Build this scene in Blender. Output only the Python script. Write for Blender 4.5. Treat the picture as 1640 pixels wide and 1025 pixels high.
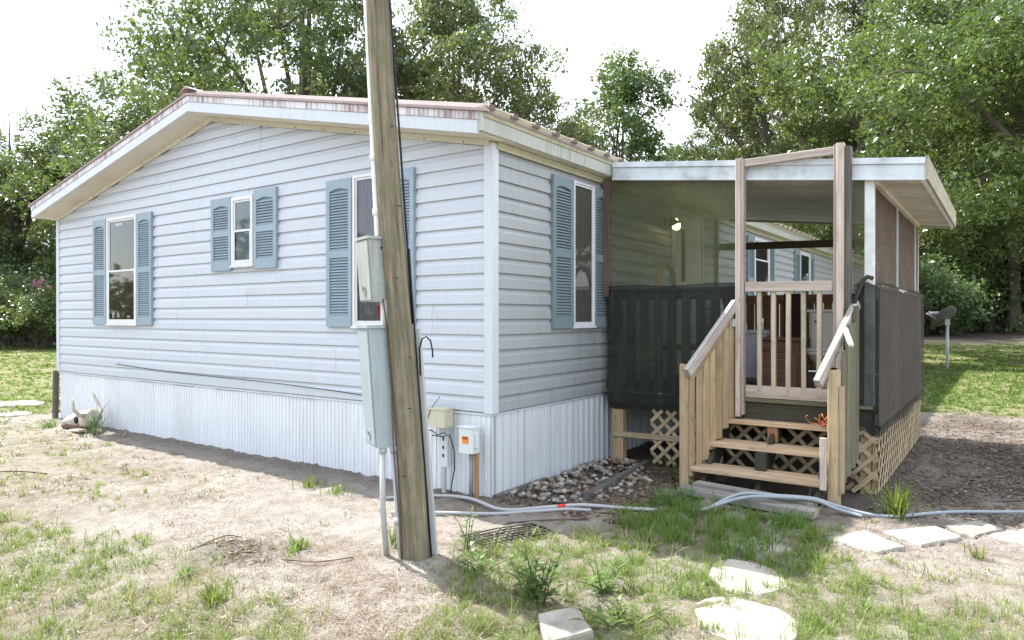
import bpy, bmesh, math, random
import numpy as np
from mathutils import Vector, Matrix

for o in list(bpy.data.objects):
    bpy.data.objects.remove(o)
random.seed(7)
rng = np.random.default_rng(11)
SC = bpy.context.scene
COL = SC.collection

# ------------------------------------------------------------------ camera
CAM = Vector((3.4945, -4.6764, 1.495))
YAW, PITCH, ROLL, FPX = 0.613, -0.0052, -0.0006, 1126.97
cam_d = bpy.data.cameras.new("camera")
cam_d.sensor_width = 36.0
cam_d.lens = 36.0 * FPX / 1640.0
cam_d.clip_start = 0.05
cam_d.clip_end = 2000
cam = bpy.data.objects.new("camera", cam_d)
COL.objects.link(cam)
FW = Vector((-math.sin(YAW) * math.cos(PITCH), math.cos(YAW) * math.cos(PITCH), math.sin(PITCH)))
RT = Vector((math.cos(YAW), math.sin(YAW), 0))
UP = RT.cross(FW)
_r = RT * math.cos(ROLL) + UP * math.sin(ROLL)
_u = UP * math.cos(ROLL) - RT * math.sin(ROLL)
M = Matrix(((_r.x, _u.x, -FW.x, CAM.x), (_r.y, _u.y, -FW.y, CAM.y), (_r.z, _u.z, -FW.z, CAM.z), (0, 0, 0, 1)))
cam.matrix_world = M
SC.camera = cam

# ------------------------------------------------------------------ sky, sun, exposure
SUN = Vector((-0.76, 0.06, 1.0)).normalized()          # towards the sun
SUN_EL = math.asin(SUN.z)
SUN_ROT = math.atan2(SUN.x, SUN.y)
w = bpy.data.worlds.new("World")
SC.world = w
w.use_nodes = True
nt = w.node_tree
for n in list(nt.nodes):
    nt.nodes.remove(n)
out = nt.nodes.new("ShaderNodeOutputWorld")
bg = nt.nodes.new("ShaderNodeBackground")
sky = nt.nodes.new("ShaderNodeTexSky")
sky.sky_type = 'NISHITA'
sky.sun_disc = False
sky.sun_elevation = SUN_EL
sky.sun_rotation = SUN_ROT
sky.air_density = 1.0
sky.dust_density = 0.8
sky.ozone_density = 1.0
tc = nt.nodes.new("ShaderNodeTexCoord")
mp = nt.nodes.new("ShaderNodeMapping")
mp.inputs['Scale'].default_value = (1.0, 1.0, 2.2)
mp.inputs['Location'].default_value = (0.35, 0.9, 0.2)
nz = nt.nodes.new("ShaderNodeTexNoise")
nz.inputs['Scale'].default_value = 1.7
nz.inputs['Detail'].default_value = 7
nz.inputs['Roughness'].default_value = 0.55
cr = nt.nodes.new("ShaderNodeValToRGB")
cr.color_ramp.elements[0].color = (0.30, 0.30, 0.30, 1)
cr.color_ramp.elements[0].position = 0.44
cr.color_ramp.elements[1].position = 0.60
mx = nt.nodes.new("ShaderNodeMix")
mx.data_type = 'RGBA'
mx.inputs['B'].default_value = (7.4, 7.7, 8.2, 1)
bg.inputs['Strength'].default_value = 0.15
L = nt.links.new
L(tc.outputs['Generated'], mp.inputs['Vector'])
L(mp.outputs['Vector'], nz.inputs['Vector'])
L(nz.outputs['Fac'], cr.inputs['Fac'])
L(cr.outputs['Color'], mx.inputs['Factor'])
L(sky.outputs['Color'], mx.inputs['A'])
L(mx.outputs['Result'], bg.inputs['Color'])
L(bg.outputs['Background'], out.inputs['Surface'])

sd = bpy.data.lights.new("sun", 'SUN')
sd.energy = 4.6
sd.angle = math.radians(0.53)
sd.color = (1.0, 0.97, 0.93)
so = bpy.data.objects.new("sun", sd)
COL.objects.link(so)
so.rotation_euler = SUN.to_track_quat('Z', 'Y').to_euler()
so.location = (-20, 0, 30)

SC.view_settings.view_transform = 'Standard'
SC.view_settings.look = 'None'
SC.view_settings.gamma = 1.0
SC.view_settings.use_curve_mapping = False
SC.view_settings.exposure = 1.5
SC.cycles.max_bounces = 8
SC.cycles.transparent_max_bounces = 12
SC.cycles.use_adaptive_sampling = True
SC.cycles.caustics_reflective = False
SC.cycles.caustics_refractive = False

# ------------------------------------------------------------------ materials
def new_mat(name):
    m = bpy.data.materials.new(name)
    m.use_nodes = True
    t = m.node_tree
    b = t.nodes.get("Principled BSDF")
    return m, t, b

def rgba(c):
    return (c[0], c[1], c[2], 1)

def noise(t, vec, scale, detail=4, rough=0.6):
    n = t.nodes.new("ShaderNodeTexNoise")
    n.inputs['Scale'].default_value = scale
    n.inputs['Detail'].default_value = detail
    n.inputs['Roughness'].default_value = rough
    if vec is not None:
        t.links.new(vec, n.inputs['Vector'])
    return n.outputs['Fac']

def ramp(t, fac, p0, p1, c0=(0, 0, 0), c1=(1, 1, 1)):
    r = t.nodes.new("ShaderNodeValToRGB")
    r.color_ramp.elements[0].position = p0
    r.color_ramp.elements[1].position = p1
    r.color_ramp.elements[0].color = rgba(c0)
    r.color_ramp.elements[1].color = rgba(c1)
    t.links.new(fac, r.inputs['Fac'])
    return r.outputs['Color']

def mixc(t, fac, a, b, mode='MIX'):
    n = t.nodes.new("ShaderNodeMix")
    n.data_type = 'RGBA'
    n.blend_type = mode
    for key, v in (('Factor', fac), ('A', a), ('B', b)):
        if isinstance(v, (int, float)):
            n.inputs[key].default_value = v
        elif isinstance(v, tuple):
            n.inputs[key].default_value = rgba(v)
        else:
            t.links.new(v, n.inputs[key])
    return n.outputs['Result']

def mathn(t, op, a, b=None):
    n = t.nodes.new("ShaderNodeMath")
    n.operation = op
    for i, v in enumerate((a, b)):
        if v is None:
            continue
        if isinstance(v, (int, float)):
            n.inputs[i].default_value = v
        else:
            t.links.new(v, n.inputs[i])
    return n.outputs[0]

def geo_pos(t):
    return t.nodes.new("ShaderNodeNewGeometry").outputs['Position']

def mapped(t, vec, scale, loc=(0, 0, 0)):
    m = t.nodes.new("ShaderNodeMapping")
    m.inputs['Scale'].default_value = scale
    m.inputs['Location'].default_value = loc
    t.links.new(vec, m.inputs['Vector'])
    return m.outputs['Vector']

def attr(t, name):
    a = t.nodes.new("ShaderNodeAttribute")
    a.attribute_name = name
    return a

def bump(t, b, h, strength, dist=0.01):
    n = t.nodes.new("ShaderNodeBump")
    n.inputs['Strength'].default_value = strength
    n.inputs['Distance'].default_value = dist
    t.links.new(h, n.inputs['Height'])
    t.links.new(n.outputs['Normal'], b.inputs['Normal'])

def obj_random(t):
    return t.nodes.new("ShaderNodeObjectInfo").outputs['Random']

def painted(name, col, rough=0.5, dirt=(0.3, 0.28, 0.22), amount=0.25, scale=2.5, streak=True, spec=0.3, bumpy=0.08, obvar=0.06, metal=0.0, speck=None):
    """paint or vinyl with vertical streaks of dirt, blotches and a little per-piece variation"""
    m, t, b = new_mat(name)
    p = geo_pos(t)
    v = mapped(t, p, (9, 9, 0.7)) if streak else p
    n1 = noise(t, v, scale, 5, 0.65)
    n2 = noise(t, p, scale * 0.6, 3)
    f = mathn(t, 'MULTIPLY', ramp(t, n1, 0.42, 0.75), ramp(t, n2, 0.35, 0.7))
    f = mathn(t, 'MULTIPLY', f, amount * 2.2)
    c = mixc(t, f, col, dirt)
    r = mathn(t, 'MULTIPLY', mathn(t, 'SUBTRACT', obj_random(t), 0.5), obvar * 2)
    r = mathn(t, 'ADD', r, 1.0)
    hsv = t.nodes.new("ShaderNodeHueSaturation")
    t.links.new(r, hsv.inputs['Value'])
    t.links.new(c, hsv.inputs['Color'])
    c = hsv.outputs['Color']
    if speck:
        s = ramp(t, noise(t, p, 55, 3, 0.7), 0.62, 0.72)
        c = mixc(t, mathn(t, 'MULTIPLY', s, 0.6), c, speck)
    t.links.new(c, b.inputs['Base Color'])
    b.inputs['Roughness'].default_value = rough
    b.inputs['Specular IOR Level'].default_value = spec
    b.inputs['Metallic'].default_value = metal
    if bumpy:
        bump(t, b, noise(t, p, 30, 3), bumpy, 0.004)
    return m

def wood(name, c0, c1, moss=None, moss_amt=0.0, dark=(0.03, 0.025, 0.02), knots=0.5, rough=0.8, grain=38.0, cracks=0.35, grey=0.25):
    """wood with its grain along the board (attribute 'grain': x along the length)"""
    m, t, b = new_mat(name)
    a = attr(t, "grain").outputs['Vector']
    r = obj_random(t)
    off = t.nodes.new("ShaderNodeCombineXYZ")
    t.links.new(mathn(t, 'MULTIPLY', r, 37.0), off.inputs[0])
    t.links.new(mathn(t, 'MULTIPLY', r, 11.0), off.inputs[1])
    va = t.nodes.new("ShaderNodeVectorMath")
    va.operation = 'ADD'
    t.links.new(a, va.inputs[0])
    t.links.new(off.outputs[0], va.inputs[1])
    v = va.outputs[0]
    g = noise(t, mapped(t, v, (1.6, grain, grain)), 1.0, 6, 0.7)
    c = mixc(t, ramp(t, g, 0.38, 0.62), c0, c1)
    g2 = noise(t, mapped(t, v, (2.5, 9, 9)), 1.0, 4, 0.6)
    c = mixc(t, mathn(t, 'MULTIPLY', ramp(t, g2, 0.56, 0.8), knots), c, dark)
    wth = noise(t, mapped(t, v, (1.1, 5, 5)), 1.0, 4, 0.65)
    c = mixc(t, mathn(t, 'MULTIPLY', ramp(t, wth, 0.45, 0.7), grey), c, tuple(0.33 * (x_ + y_) for x_, y_ in zip((0.36, 0.34, 0.31), c0)))
    crk = noise(t, mapped(t, v, (0.55, grain * 1.3, grain * 1.3)), 1.0, 2, 0.5)
    c = mixc(t, mathn(t, 'MULTIPLY', ramp(t, crk, 0.68, 0.71), cracks * 2), c, dark)
    kv = t.nodes.new("ShaderNodeTexVoronoi")
    kv.inputs['Scale'].default_value = 1.0
    t.links.new(mapped(t, v, (3.2, 14, 14)), kv.inputs['Vector'])
    c = mixc(t, mathn(t, 'MULTIPLY', ramp(t, kv.outputs['Distance'], 0.05, 0.13, (1, 1, 1), (0, 0, 0)), knots), c, dark)
    fine = noise(t, mapped(t, v, (5, grain * 4, grain * 4)), 1.0, 3, 0.7)
    c = mixc(t, mathn(t, 'MULTIPLY', ramp(t, fine, 0.55, 0.75), 0.35), c, dark)
    if moss:
        mm = ramp(t, noise(t, geo_pos(t), 7, 5, 0.7), 0.5 - moss_amt * 0.3, 0.72 - moss_amt * 0.2)
        c = mixc(t, mathn(t, 'MULTIPLY', mm, min(1.0, moss_amt * 1.5)), c, moss)
    rv = mathn(t, 'ADD', mathn(t, 'MULTIPLY', r, 0.35), 0.82)
    hsv = t.nodes.new("ShaderNodeHueSaturation")
    t.links.new(rv, hsv.inputs['Value'])
    t.links.new(c, hsv.inputs['Color'])
    t.links.new(hsv.outputs['Color'], b.inputs['Base Color'])
    b.inputs['Roughness'].default_value = rough
    b.inputs['Specular IOR Level'].default_value = 0.2
    bump(t, b, g, 0.5, 0.006)
    return m

def screen_mat(name, col, opacity, var=0.15, col2=None):
    """woven fabric or insect screen: lets part of the light through"""
    m, t, b = new_mat(name)
    p = geo_pos(t)
    n = noise(t, p, 2.2, 4, 0.6)
    c = mixc(t, ramp(t, n, 0.35, 0.7), col, col2 or col)
    t.links.new(c, b.inputs['Base Color'])
    b.inputs['Roughness'].default_value = 0.9
    b.inputs['Specular IOR Level'].default_value = 0.1
    n2 = noise(t, p, 14, 4, 0.7)
    al = mathn(t, 'ADD', opacity - var * 0.5, mathn(t, 'MULTIPLY', n2, var))
    tr = t.nodes.new("ShaderNodeBsdfTransparent")
    ms = t.nodes.new("ShaderNodeMixShader")
    t.links.new(al, ms.inputs[0])
    t.links.new(tr.outputs[0], ms.inputs[1])
    t.links.new(b.outputs[0], ms.inputs[2])
    t.links.new(ms.outputs[0], t.nodes['Material Output'].inputs['Surface'])
    return m

def leaf_mat(name, ca, cb, cc, transl=0.33, gloss=0.75):
    m, t, b = new_mat(name)
    r = attr(t, "rnd").outputs['Fac']
    rr = t.nodes.new("ShaderNodeValToRGB")
    e = rr.color_ramp.elements
    e[0].position = 0.0
    e[0].color = rgba(ca)
    e[1].position = 1.0
    e[1].color = rgba(cc)
    k = e.new(0.55)
    k.color = rgba(cb)
    t.links.new(r, rr.inputs['Fac'])
    hs = t.nodes.new("ShaderNodeHueSaturation")
    orr = obj_random(t)
    t.links.new(mathn(t, 'ADD', mathn(t, 'MULTIPLY', orr, 0.05), 0.475), hs.inputs['Hue'])
    t.links.new(mathn(t, 'ADD', mathn(t, 'MULTIPLY', orr, 0.3), 0.85), hs.inputs['Value'])
    t.links.new(rr.outputs['Color'], hs.inputs['Color'])
    c = hs.outputs['Color']
    t.links.new(c, b.inputs['Base Color'])
    b.inputs['Roughness'].default_value = 0.36
    b.inputs['Specular IOR Level'].default_value = gloss
    tl = t.nodes.new("ShaderNodeBsdfTranslucent")
    t.links.new(mixc(t, 0.5, c, (0.22, 0.30, 0.05)), tl.inputs['Color'])
    ms = t.nodes.new("ShaderNodeMixShader")
    ms.inputs[0].default_value = transl
    t.links.new(b.outputs[0], ms.inputs[1])
    t.links.new(tl.outputs[0], ms.inputs[2])
    t.links.new(ms.outputs[0], t.nodes['Material Output'].inputs['Surface'])
    return m

def plain(name, col, rough=0.6, spec=0.3, metal=0.0, var=0.15, scale=12.0):
    m, t, b = new_mat(name)
    n = noise(t, geo_pos(t), scale, 4, 0.6)
    d = tuple(x * (1 - var * 2) for x in col)
    t.links.new(mixc(t, ramp(t, n, 0.35, 0.75), col, d), b.inputs['Base Color'])
    b.inputs['Roughness'].default_value = rough
    b.inputs['Specular IOR Level'].default_value = spec
    b.inputs['Metallic'].default_value = metal
    return m

MT = {}
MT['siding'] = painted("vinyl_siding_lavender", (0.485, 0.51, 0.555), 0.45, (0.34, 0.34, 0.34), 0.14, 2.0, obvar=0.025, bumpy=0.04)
MT['siding_side'] = painted("vinyl_siding_shade_dirt", (0.33, 0.345, 0.35), 0.45, (0.20, 0.205, 0.15), 0.3, 2.0, obvar=0.03, bumpy=0.04)  # side wall vinyl: shade darkened into the colour, plus some real dirt
MT['skirt'] = painted("vinyl_skirting", (0.60, 0.62, 0.64), 0.5, (0.42, 0.40, 0.36), 0.22, 2.6, obvar=0.03)
MT['trim'] = painted("white_trim", (0.53, 0.555, 0.595), 0.5, (0.34, 0.39, 0.37), 0.25, 3.0)
MT['soffit'] = painted("cream_soffit", (0.62, 0.585, 0.50), 0.6, (0.36, 0.30, 0.21), 0.28, 2.0, streak=False)
MT['eave'] = painted("yellowed_eave_trim", (0.43, 0.41, 0.28), 0.6, (0.22, 0.20, 0.12), 0.5, 2.5)
MT['cream_trim'] = painted("cream_rake_trim", (0.56, 0.55, 0.46), 0.6, (0.36, 0.33, 0.22), 0.35, 3.0)
MT['eave_grey'] = painted("grey_eave_fascia", (0.41, 0.42, 0.37), 0.6, (0.20, 0.19, 0.13), 0.45, 2.5)
MT['wall_back'] = plain("wall_sheathing", (0.5, 0.5, 0.53))
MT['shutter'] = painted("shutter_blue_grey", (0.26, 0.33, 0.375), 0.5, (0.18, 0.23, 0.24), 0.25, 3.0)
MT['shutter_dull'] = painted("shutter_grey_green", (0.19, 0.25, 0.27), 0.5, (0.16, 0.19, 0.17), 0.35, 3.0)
MT['frame'] = painted("window_frame_white", (0.66, 0.66, 0.66), 0.5, (0.32, 0.29, 0.25), 0.3, 4.0)
MT['roof'] = painted("rusty_roof_metal", (0.27, 0.215, 0.205), 0.6, (0.12, 0.07, 0.055), 0.5, 3.0, streak=False)
MT['black'] = plain("black_rubber", (0.012, 0.012, 0.014), 0.6)
MT['dark'] = plain("dark_void", (0.015, 0.014, 0.013), 0.9)

def rust_band():
    m, t, b = new_mat("rust_streaked_drip_edge")
    p = geo_pos(t)
    n1 = noise(t, mapped(t, p, (28, 28, 1.2)), 1.0, 4, 0.75)
    n2 = noise(t, p, 1.6, 3)
    f = ramp(t, mathn(t, 'ADD', mathn(t, 'MULTIPLY', n1, 0.7), mathn(t, 'MULTIPLY', n2, 0.4)), 0.50, 0.66)
    c = mixc(t, f, (0.60, 0.59, 0.60), (0.23, 0.155, 0.145))
    c = mixc(t, ramp(t, n1, 0.6, 0.72), c, (0.12, 0.065, 0.06))
    t.links.new(c, b.inputs['Base Color'])
    b.inputs['Roughness'].default_value = 0.65
    return m
MT['rust'] = rust_band()
MT['rust_edge'] = painted("rusted_roof_edge", (0.36, 0.28, 0.27), 0.7, (0.14, 0.075, 0.06), 0.5, 4.0)

def glass_mat(name, tint, rough=0.03):
    m, t, b = new_mat(name)
    b.inputs['Base Color'].default_value = rgba(tint)
    g = t.nodes.new("ShaderNodeBsdfGlossy")
    g.inputs['Roughness'].default_value = rough
    g.inputs['Color'].default_value = (1, 1, 1, 1)
    tr = t.nodes.new("ShaderNodeBsdfTransparent")
    tr.inputs['Color'].default_value = rgba(tint)
    fr = t.nodes.new("ShaderNodeFresnel")
    fr.inputs['IOR'].default_value = 1.5
    ms = t.nodes.new("ShaderNodeMixShader")
    t.links.new(fr.outputs[0], ms.inputs[0])
    t.links.new(tr.outputs[0], ms.inputs[1])
    t.links.new(g.outputs[0], ms.inputs[2])
    t.links.new(ms.outputs[0], t.nodes['Material Output'].inputs['Surface'])
    return m
MT['glass'] = glass_mat("window_glass", (0.9, 0.92, 0.92))

def cloth(name, c0, c1):
    m, t, b = new_mat(name)
    p = geo_pos(t)
    n = noise(t, mapped(t, p, (30, 30, 1.0)), 1.0, 4, 0.6)
    t.links.new(mixc(t, ramp(t, n, 0.3, 0.7), c0, c1), b.inputs['Base Color'])
    b.inputs['Roughness'].default_value = 0.95
    b.inputs['Specular IOR Level'].default_value = 0.05
    return m
MT['curtain_brown'] = cloth("curtain_brown", (0.105, 0.082, 0.06), (0.055, 0.042, 0.031))
MT['curtain_mauve'] = cloth("curtain_mauve", (0.27, 0.245, 0.27), (0.17, 0.155, 0.175))
MT['curtain_taupe'] = cloth("curtain_taupe", (0.22, 0.195, 0.17), (0.165, 0.145, 0.125))
MT['screen_teal'] = cloth("window_screen_grey_teal", (0.27, 0.34, 0.36), (0.21, 0.27, 0.29))
MT['room_dark'] = cloth("dim_room", (0.05, 0.055, 0.05), (0.03, 0.03, 0.03))

MT['lumber'] = wood("treated_lumber", (0.50, 0.385, 0.235), (0.34, 0.245, 0.14), (0.20, 0.19, 0.10), 0.2, cracks=0.45)
MT['lumber_grey'] = wood("weathered_grey_lumber", (0.54, 0.455, 0.39), (0.36, 0.295, 0.245), knots=0.35)
MT['tread'] = wood("stair_tread_wood", (0.60, 0.46, 0.31), (0.41, 0.28, 0.165), knots=0.4)
MT['rail_white'] = wood("flaking_handrail", (0.62, 0.58, 0.53), (0.36, 0.31, 0.27), knots=0.5)
MT['mossy'] = wood("mossy_board", (0.19, 0.165, 0.115), (0.10, 0.088, 0.062), (0.10, 0.11, 0.055), 0.4)
MT['dark_wood'] = wood("dark_mossy_wood", (0.075, 0.06, 0.045), (0.035, 0.03, 0.025), (0.04, 0.05, 0.03), 0.4)  # very dark wood with moss blotches
MT['lattice'] = wood("lattice_wood", (0.50, 0.40, 0.26), (0.33, 0.25, 0.15), (0.14, 0.13, 0.07), 0.25)
MT['brown_board'] = wood("brown_painted_board", (0.155, 0.105, 0.088), (0.09, 0.06, 0.052))
MT['plank'] = wood("bleached_plank", (0.36, 0.34, 0.315), (0.19, 0.175, 0.16), knots=0.6)
MT['pole'] = wood("utility_pole_wood", (0.33, 0.275, 0.19), (0.095, 0.077, 0.052), (0.15, 0.145, 0.085), 0.5, grain=30.0, knots=0.5, cracks=0.5, grey=0.35)
MT['orange_wood'] = wood("cedar_board", (0.34, 0.19, 0.09), (0.2, 0.1, 0.05))
MT['cabinet'] = wood("cabinet_wood", (0.27, 0.155, 0.095), (0.17, 0.095, 0.06))
MT['grey_board'] = wood("old_grey_stake", (0.17, 0.155, 0.14), (0.08, 0.07, 0.062))

MT['green_screen'] = screen_mat("algae_green_insect_screen", (0.092, 0.112, 0.055), 0.31, 0.16, (0.14, 0.162, 0.08))
MT['black_mesh'] = screen_mat("black_shade_cloth", (0.020, 0.023, 0.027), 0.68, 0.3, (0.036, 0.048, 0.030))
MT['brown_mesh'] = screen_mat("brown_grey_shade_cloth", (0.055, 0.049, 0.041), 0.70, 0.25, (0.04, 0.036, 0.031))
MT['brown_screen'] = screen_mat("brown_insect_screen", (0.15, 0.115, 0.09), 0.70, 0.1, (0.12, 0.09, 0.07))

MT['box_metal'] = painted("grey_green_box_enamel", (0.33, 0.36, 0.34), 0.45, (0.22, 0.20, 0.13), 0.45, 3.0, spec=0.4)
MT['box_blue'] = painted("blue_grey_box_enamel", (0.29, 0.345, 0.36), 0.45, (0.22, 0.225, 0.19), 0.4, 3.0, spec=0.4)
MT['galv'] = painted("galvanised_metal", (0.42, 0.43, 0.43), 0.45, (0.3, 0.27, 0.22), 0.3, 5.0, spec=0.5)
MT['pvc'] = painted("grey_pvc_pipe", (0.42, 0.44, 0.45), 0.45, (0.3, 0.27, 0.22), 0.25, 4.0)
MT['pvc_white'] = painted("white_pvc_pipe", (0.72, 0.72, 0.70), 0.45, (0.4, 0.38, 0.32), 0.2, 4.0)
MT['beige_box'] = painted("beige_plastic_box", (0.50, 0.48, 0.36), 0.5, (0.32, 0.29, 0.2), 0.3, 4.0)
MT['pale_box'] = painted("pale_grey_box", (0.58, 0.62, 0.62), 0.5, (0.35, 0.36, 0.33), 0.2, 4.0)
MT['orange'] = plain("orange_label", (0.80, 0.22, 0.03), 0.5, var=0.05)
MT['orange_dark'] = plain("orange_label_print", (0.28, 0.08, 0.02), 0.5, var=0.05)
MT['red'] = plain("red_tape", (0.6, 0.04, 0.04), 0.5, var=0.1)
MT['ceramic'] = plain("porcelain", (0.62, 0.56, 0.53), 0.18, 0.5, var=0.04)
MT['white_plastic'] = plain("white_plastic", (0.62, 0.62, 0.66), 0.35, var=0.05)
MT['rattan'] = plain("rattan_cane", (0.36, 0.19, 0.09), 0.5, var=0.2, scale=25)
MT['chrome'] = plain("chrome_lever", (0.5, 0.5, 0.5), 0.25, 0.5, 1.0)
MT['door'] = painted("door_paint", (0.72, 0.71, 0.62), 0.5, (0.3, 0.3, 0.24), 0.2, 2.0)
MT['bone'] = plain("sun_bleached_bone", (0.55, 0.50, 0.43), 0.8, var=0.28, scale=11)
MT['bone_dark'] = plain("weathered_bone_underside", (0.18, 0.12, 0.08), 0.8, var=0.3, scale=14)
MT['dish_grey'] = plain("dish_grey", (0.10, 0.095, 0.10), 0.5, var=0.12)
MT['concrete'] = painted("pale_concrete", (0.32, 0.295, 0.26), 0.9, (0.15, 0.13, 0.10), 0.7, 3.5, streak=False, bumpy=0.9, speck=(0.22, 0.2, 0.17))
MT['fabric_orange'] = plain("orange_cord", (0.62, 0.17, 0.05), 0.6)
MT['hose'] = painted("grey_hose", (0.33, 0.34, 0.345), 0.5, (0.2, 0.19, 0.16), 0.3, 6.0)
MT['hose_blue'] = painted("blue_grey_hose", (0.255, 0.285, 0.305), 0.5, (0.19, 0.18, 0.16), 0.25, 6.0)
MT['paper'] = plain("white_sticker", (0.72, 0.72, 0.68), 0.7, var=0.04)
MT['bark'] = wood("tree_bark", (0.16, 0.13, 0.10), (0.07, 0.055, 0.045), (0.11, 0.12, 0.08), 0.35, grain=9.0)
MT['bark_dead'] = wood("dead_branch_bark", (0.34, 0.31, 0.28), (0.2, 0.18, 0.16), grain=9.0)

LF = {}
LF['oak'] = leaf_mat("oak_leaves", (0.042, 0.066, 0.024), (0.080, 0.112, 0.036), (0.165, 0.19, 0.065), 0.36, 0.7)
LF['bright'] = leaf_mat("bright_leaves", (0.045, 0.080, 0.022), (0.085, 0.130, 0.036), (0.17, 0.205, 0.068), 0.30, 0.6)
LF['near'] = leaf_mat("glossy_leaves", (0.034, 0.056, 0.015), (0.080, 0.112, 0.026), (0.18, 0.205, 0.058), 0.32, 0.5)
LF['shade'] = leaf_mat("understory_leaves", (0.060, 0.105, 0.045), (0.105, 0.16, 0.066), (0.18, 0.235, 0.09), 0.4)
LF['grass'] = leaf_mat("grass_blades", (0.095, 0.165, 0.030), (0.19, 0.245, 0.062), (0.40, 0.35, 0.21), 0.42, 0.15)
LF['lawn'] = leaf_mat("lawn_blades", (0.10, 0.165, 0.035), (0.17, 0.22, 0.06), (0.30, 0.28, 0.12), 0.35, 0.1)
LF['weed'] = leaf_mat("weed_leaves", (0.085, 0.15, 0.045), (0.13, 0.21, 0.065), (0.24, 0.30, 0.11), 0.4, 0.3)
LF['pink'] = leaf_mat("pink_blossom", (0.36, 0.12, 0.22), (0.45, 0.18, 0.30), (0.52, 0.27, 0.38), 0.3, 0.1)

# ------------------------------------------------------------------ mesh builder
class MB:
    def __init__(self):
        self.v = []
        self.f = []
        self.g = []
        self.mi = []
        self.cur = 0
        self.smooth = []
        self.sm = False

    def _add(self, vs, fs, gs=None):
        n = len(self.v)
        self.v += [tuple(p) for p in vs]
        self.g += [tuple(p) for p in (gs if gs is not None else vs)]
        for f in fs:
            self.f.append(tuple(i + n for i in f))
            self.mi.append(self.cur)
            self.smooth.append(self.sm)
        return self

    def box(self, x0, x1, y0, y1, z0, z1):
        dims = (abs(x1 - x0), abs(y1 - y0), abs(z1 - z0))
        vs = [(x, y, z) for x in (x0, x1) for y in (y0, y1) for z in (z0, z1)]
        fs = [(0, 1, 3, 2), (4, 6, 7, 5), (0, 4, 5, 1), (2, 3, 7, 6), (0, 2, 6, 4), (1, 5, 7, 3)]
        k = dims.index(max(dims))
        o = random.random() * 9
        gs = [(p[k] + o, p[(k + 1) % 3], p[(k + 2) % 3]) for p in vs]
        return self._add(vs, fs, gs)

    def board(self, p0, p1, w, t, up=(0, 0, 1), c=0.004, twist=0.0):
        """a bar from p0 to p1: w wide (sideways), t thick (along up), long edges chamfered"""
        p0, p1 = Vector(p0), Vector(p1)
        d = (p1 - p0)
        ln = d.length
        d.normalize()
        up = Vector(up)
        s = d.cross(up)
        if s.length < 1e-5:
            s = d.cross(Vector((1, 0, 0)))
        s.normalize()
        u = s.cross(d)
        if twist:
            q = Matrix.Rotation(twist, 3, d)
            s, u = q @ s, q @ u
        a, b = w / 2, t / 2
        c = min(c, a * 0.6, b * 0.6)
        pr = [(-a + c, -b), (a - c, -b), (a, -b + c), (a, b - c), (a - c, b), (-a + c, b), (-a, b - c), (-a, -b + c)]
        vs, gs = [], []
        o = random.random() * 9
        for l, base in ((0, p0), (ln, p1)):
            for x, y in pr:
                vs.append(base + s * x + u * y)
                gs.append((l + o, x, y))
        fs = [(i, (i + 1) % 8, 8 + (i + 1) % 8, 8 + i) for i in range(8)]
        fs += [tuple(range(7, -1, -1)), tuple(range(8, 16))]
        return self._add(vs, fs, gs)

    def prism(self, poly, axis, a0, a1):
        """polygon (list of 2-tuples) extruded along an axis 'x','y','z'"""
        n = len(poly)
        vs, gs = [], []
        for a in (a0, a1):
            for p, q in poly:
                vs.append({'x': (a, p, q), 'y': (p, a, q), 'z': (p, q, a)}[axis])
                gs.append((a, p, q))
        fs = [(i, (i + 1) % n, n + (i + 1) % n, n + i) for i in range(n)]
        fs += [tuple(range(n - 1, -1, -1)), tuple(range(n, 2 * n))]
        return self._add(vs, fs, gs)

    def tube(self, pts, r, seg=8, cap=True):
        pts = [Vector(p) for p in pts]
        n = len(pts)
        rs = r if isinstance(r, (list, tuple)) else [r] * n
        vs, gs = [], []
        prev = None
        l = random.random() * 9
        for i, p in enumerate(pts):
            d = (pts[min(i + 1, n - 1)] - pts[max(i - 1, 0)]).normalized()
            if prev is None:
                s = d.orthogonal().normalized()
            else:
                s = (prev - d * prev.dot(d)).normalized()
            prev = s
            u = d.cross(s)
            if i:
                l += (pts[i] - pts[i - 1]).length
            for k in range(seg):
                a = 2 * math.pi * k / seg
                vs.append(p + (s * math.cos(a) + u * math.sin(a)) * rs[i])
                gs.append((l, rs[i] * math.cos(a), rs[i] * math.sin(a)))
        fs = []
        for i in range(n - 1):
            for k in range(seg):
                fs.append((i * seg + k, i * seg + (k + 1) % seg, (i + 1) * seg + (k + 1) % seg, (i + 1) * seg + k))
        if cap:
            fs += [tuple(range(seg - 1, -1, -1)), tuple(range((n - 1) * seg, n * seg))]
        s0 = self.sm
        self.sm = True
        self._add(vs, fs, gs)
        self.sm = s0
        return self

    def lathe(self, prof, c=(0, 0, 0), seg=20, sx=1.0, sy=1.0):
        """profile of (r, z) turned round a vertical axis through c"""
        n = len(prof)
        vs = []
        for r, z in prof:
            for k in range(seg):
                a = 2 * math.pi * k / seg
                vs.append((c[0] + r * sx * math.cos(a), c[1] + r * sy * math.sin(a), c[2] + z))
        fs = []
        for i in range(n - 1):
            for k in range(seg):
                fs.append((i * seg + k, i * seg + (k + 1) % seg, (i + 1) * seg + (k + 1) % seg, (i + 1) * seg + k))
        fs += [tuple(range(seg - 1, -1, -1)), tuple(range((n - 1) * seg, n * seg))]
        s0 = self.sm
        self.sm = True
        self._add(vs, fs)
        self.sm = s0
        return self

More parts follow.
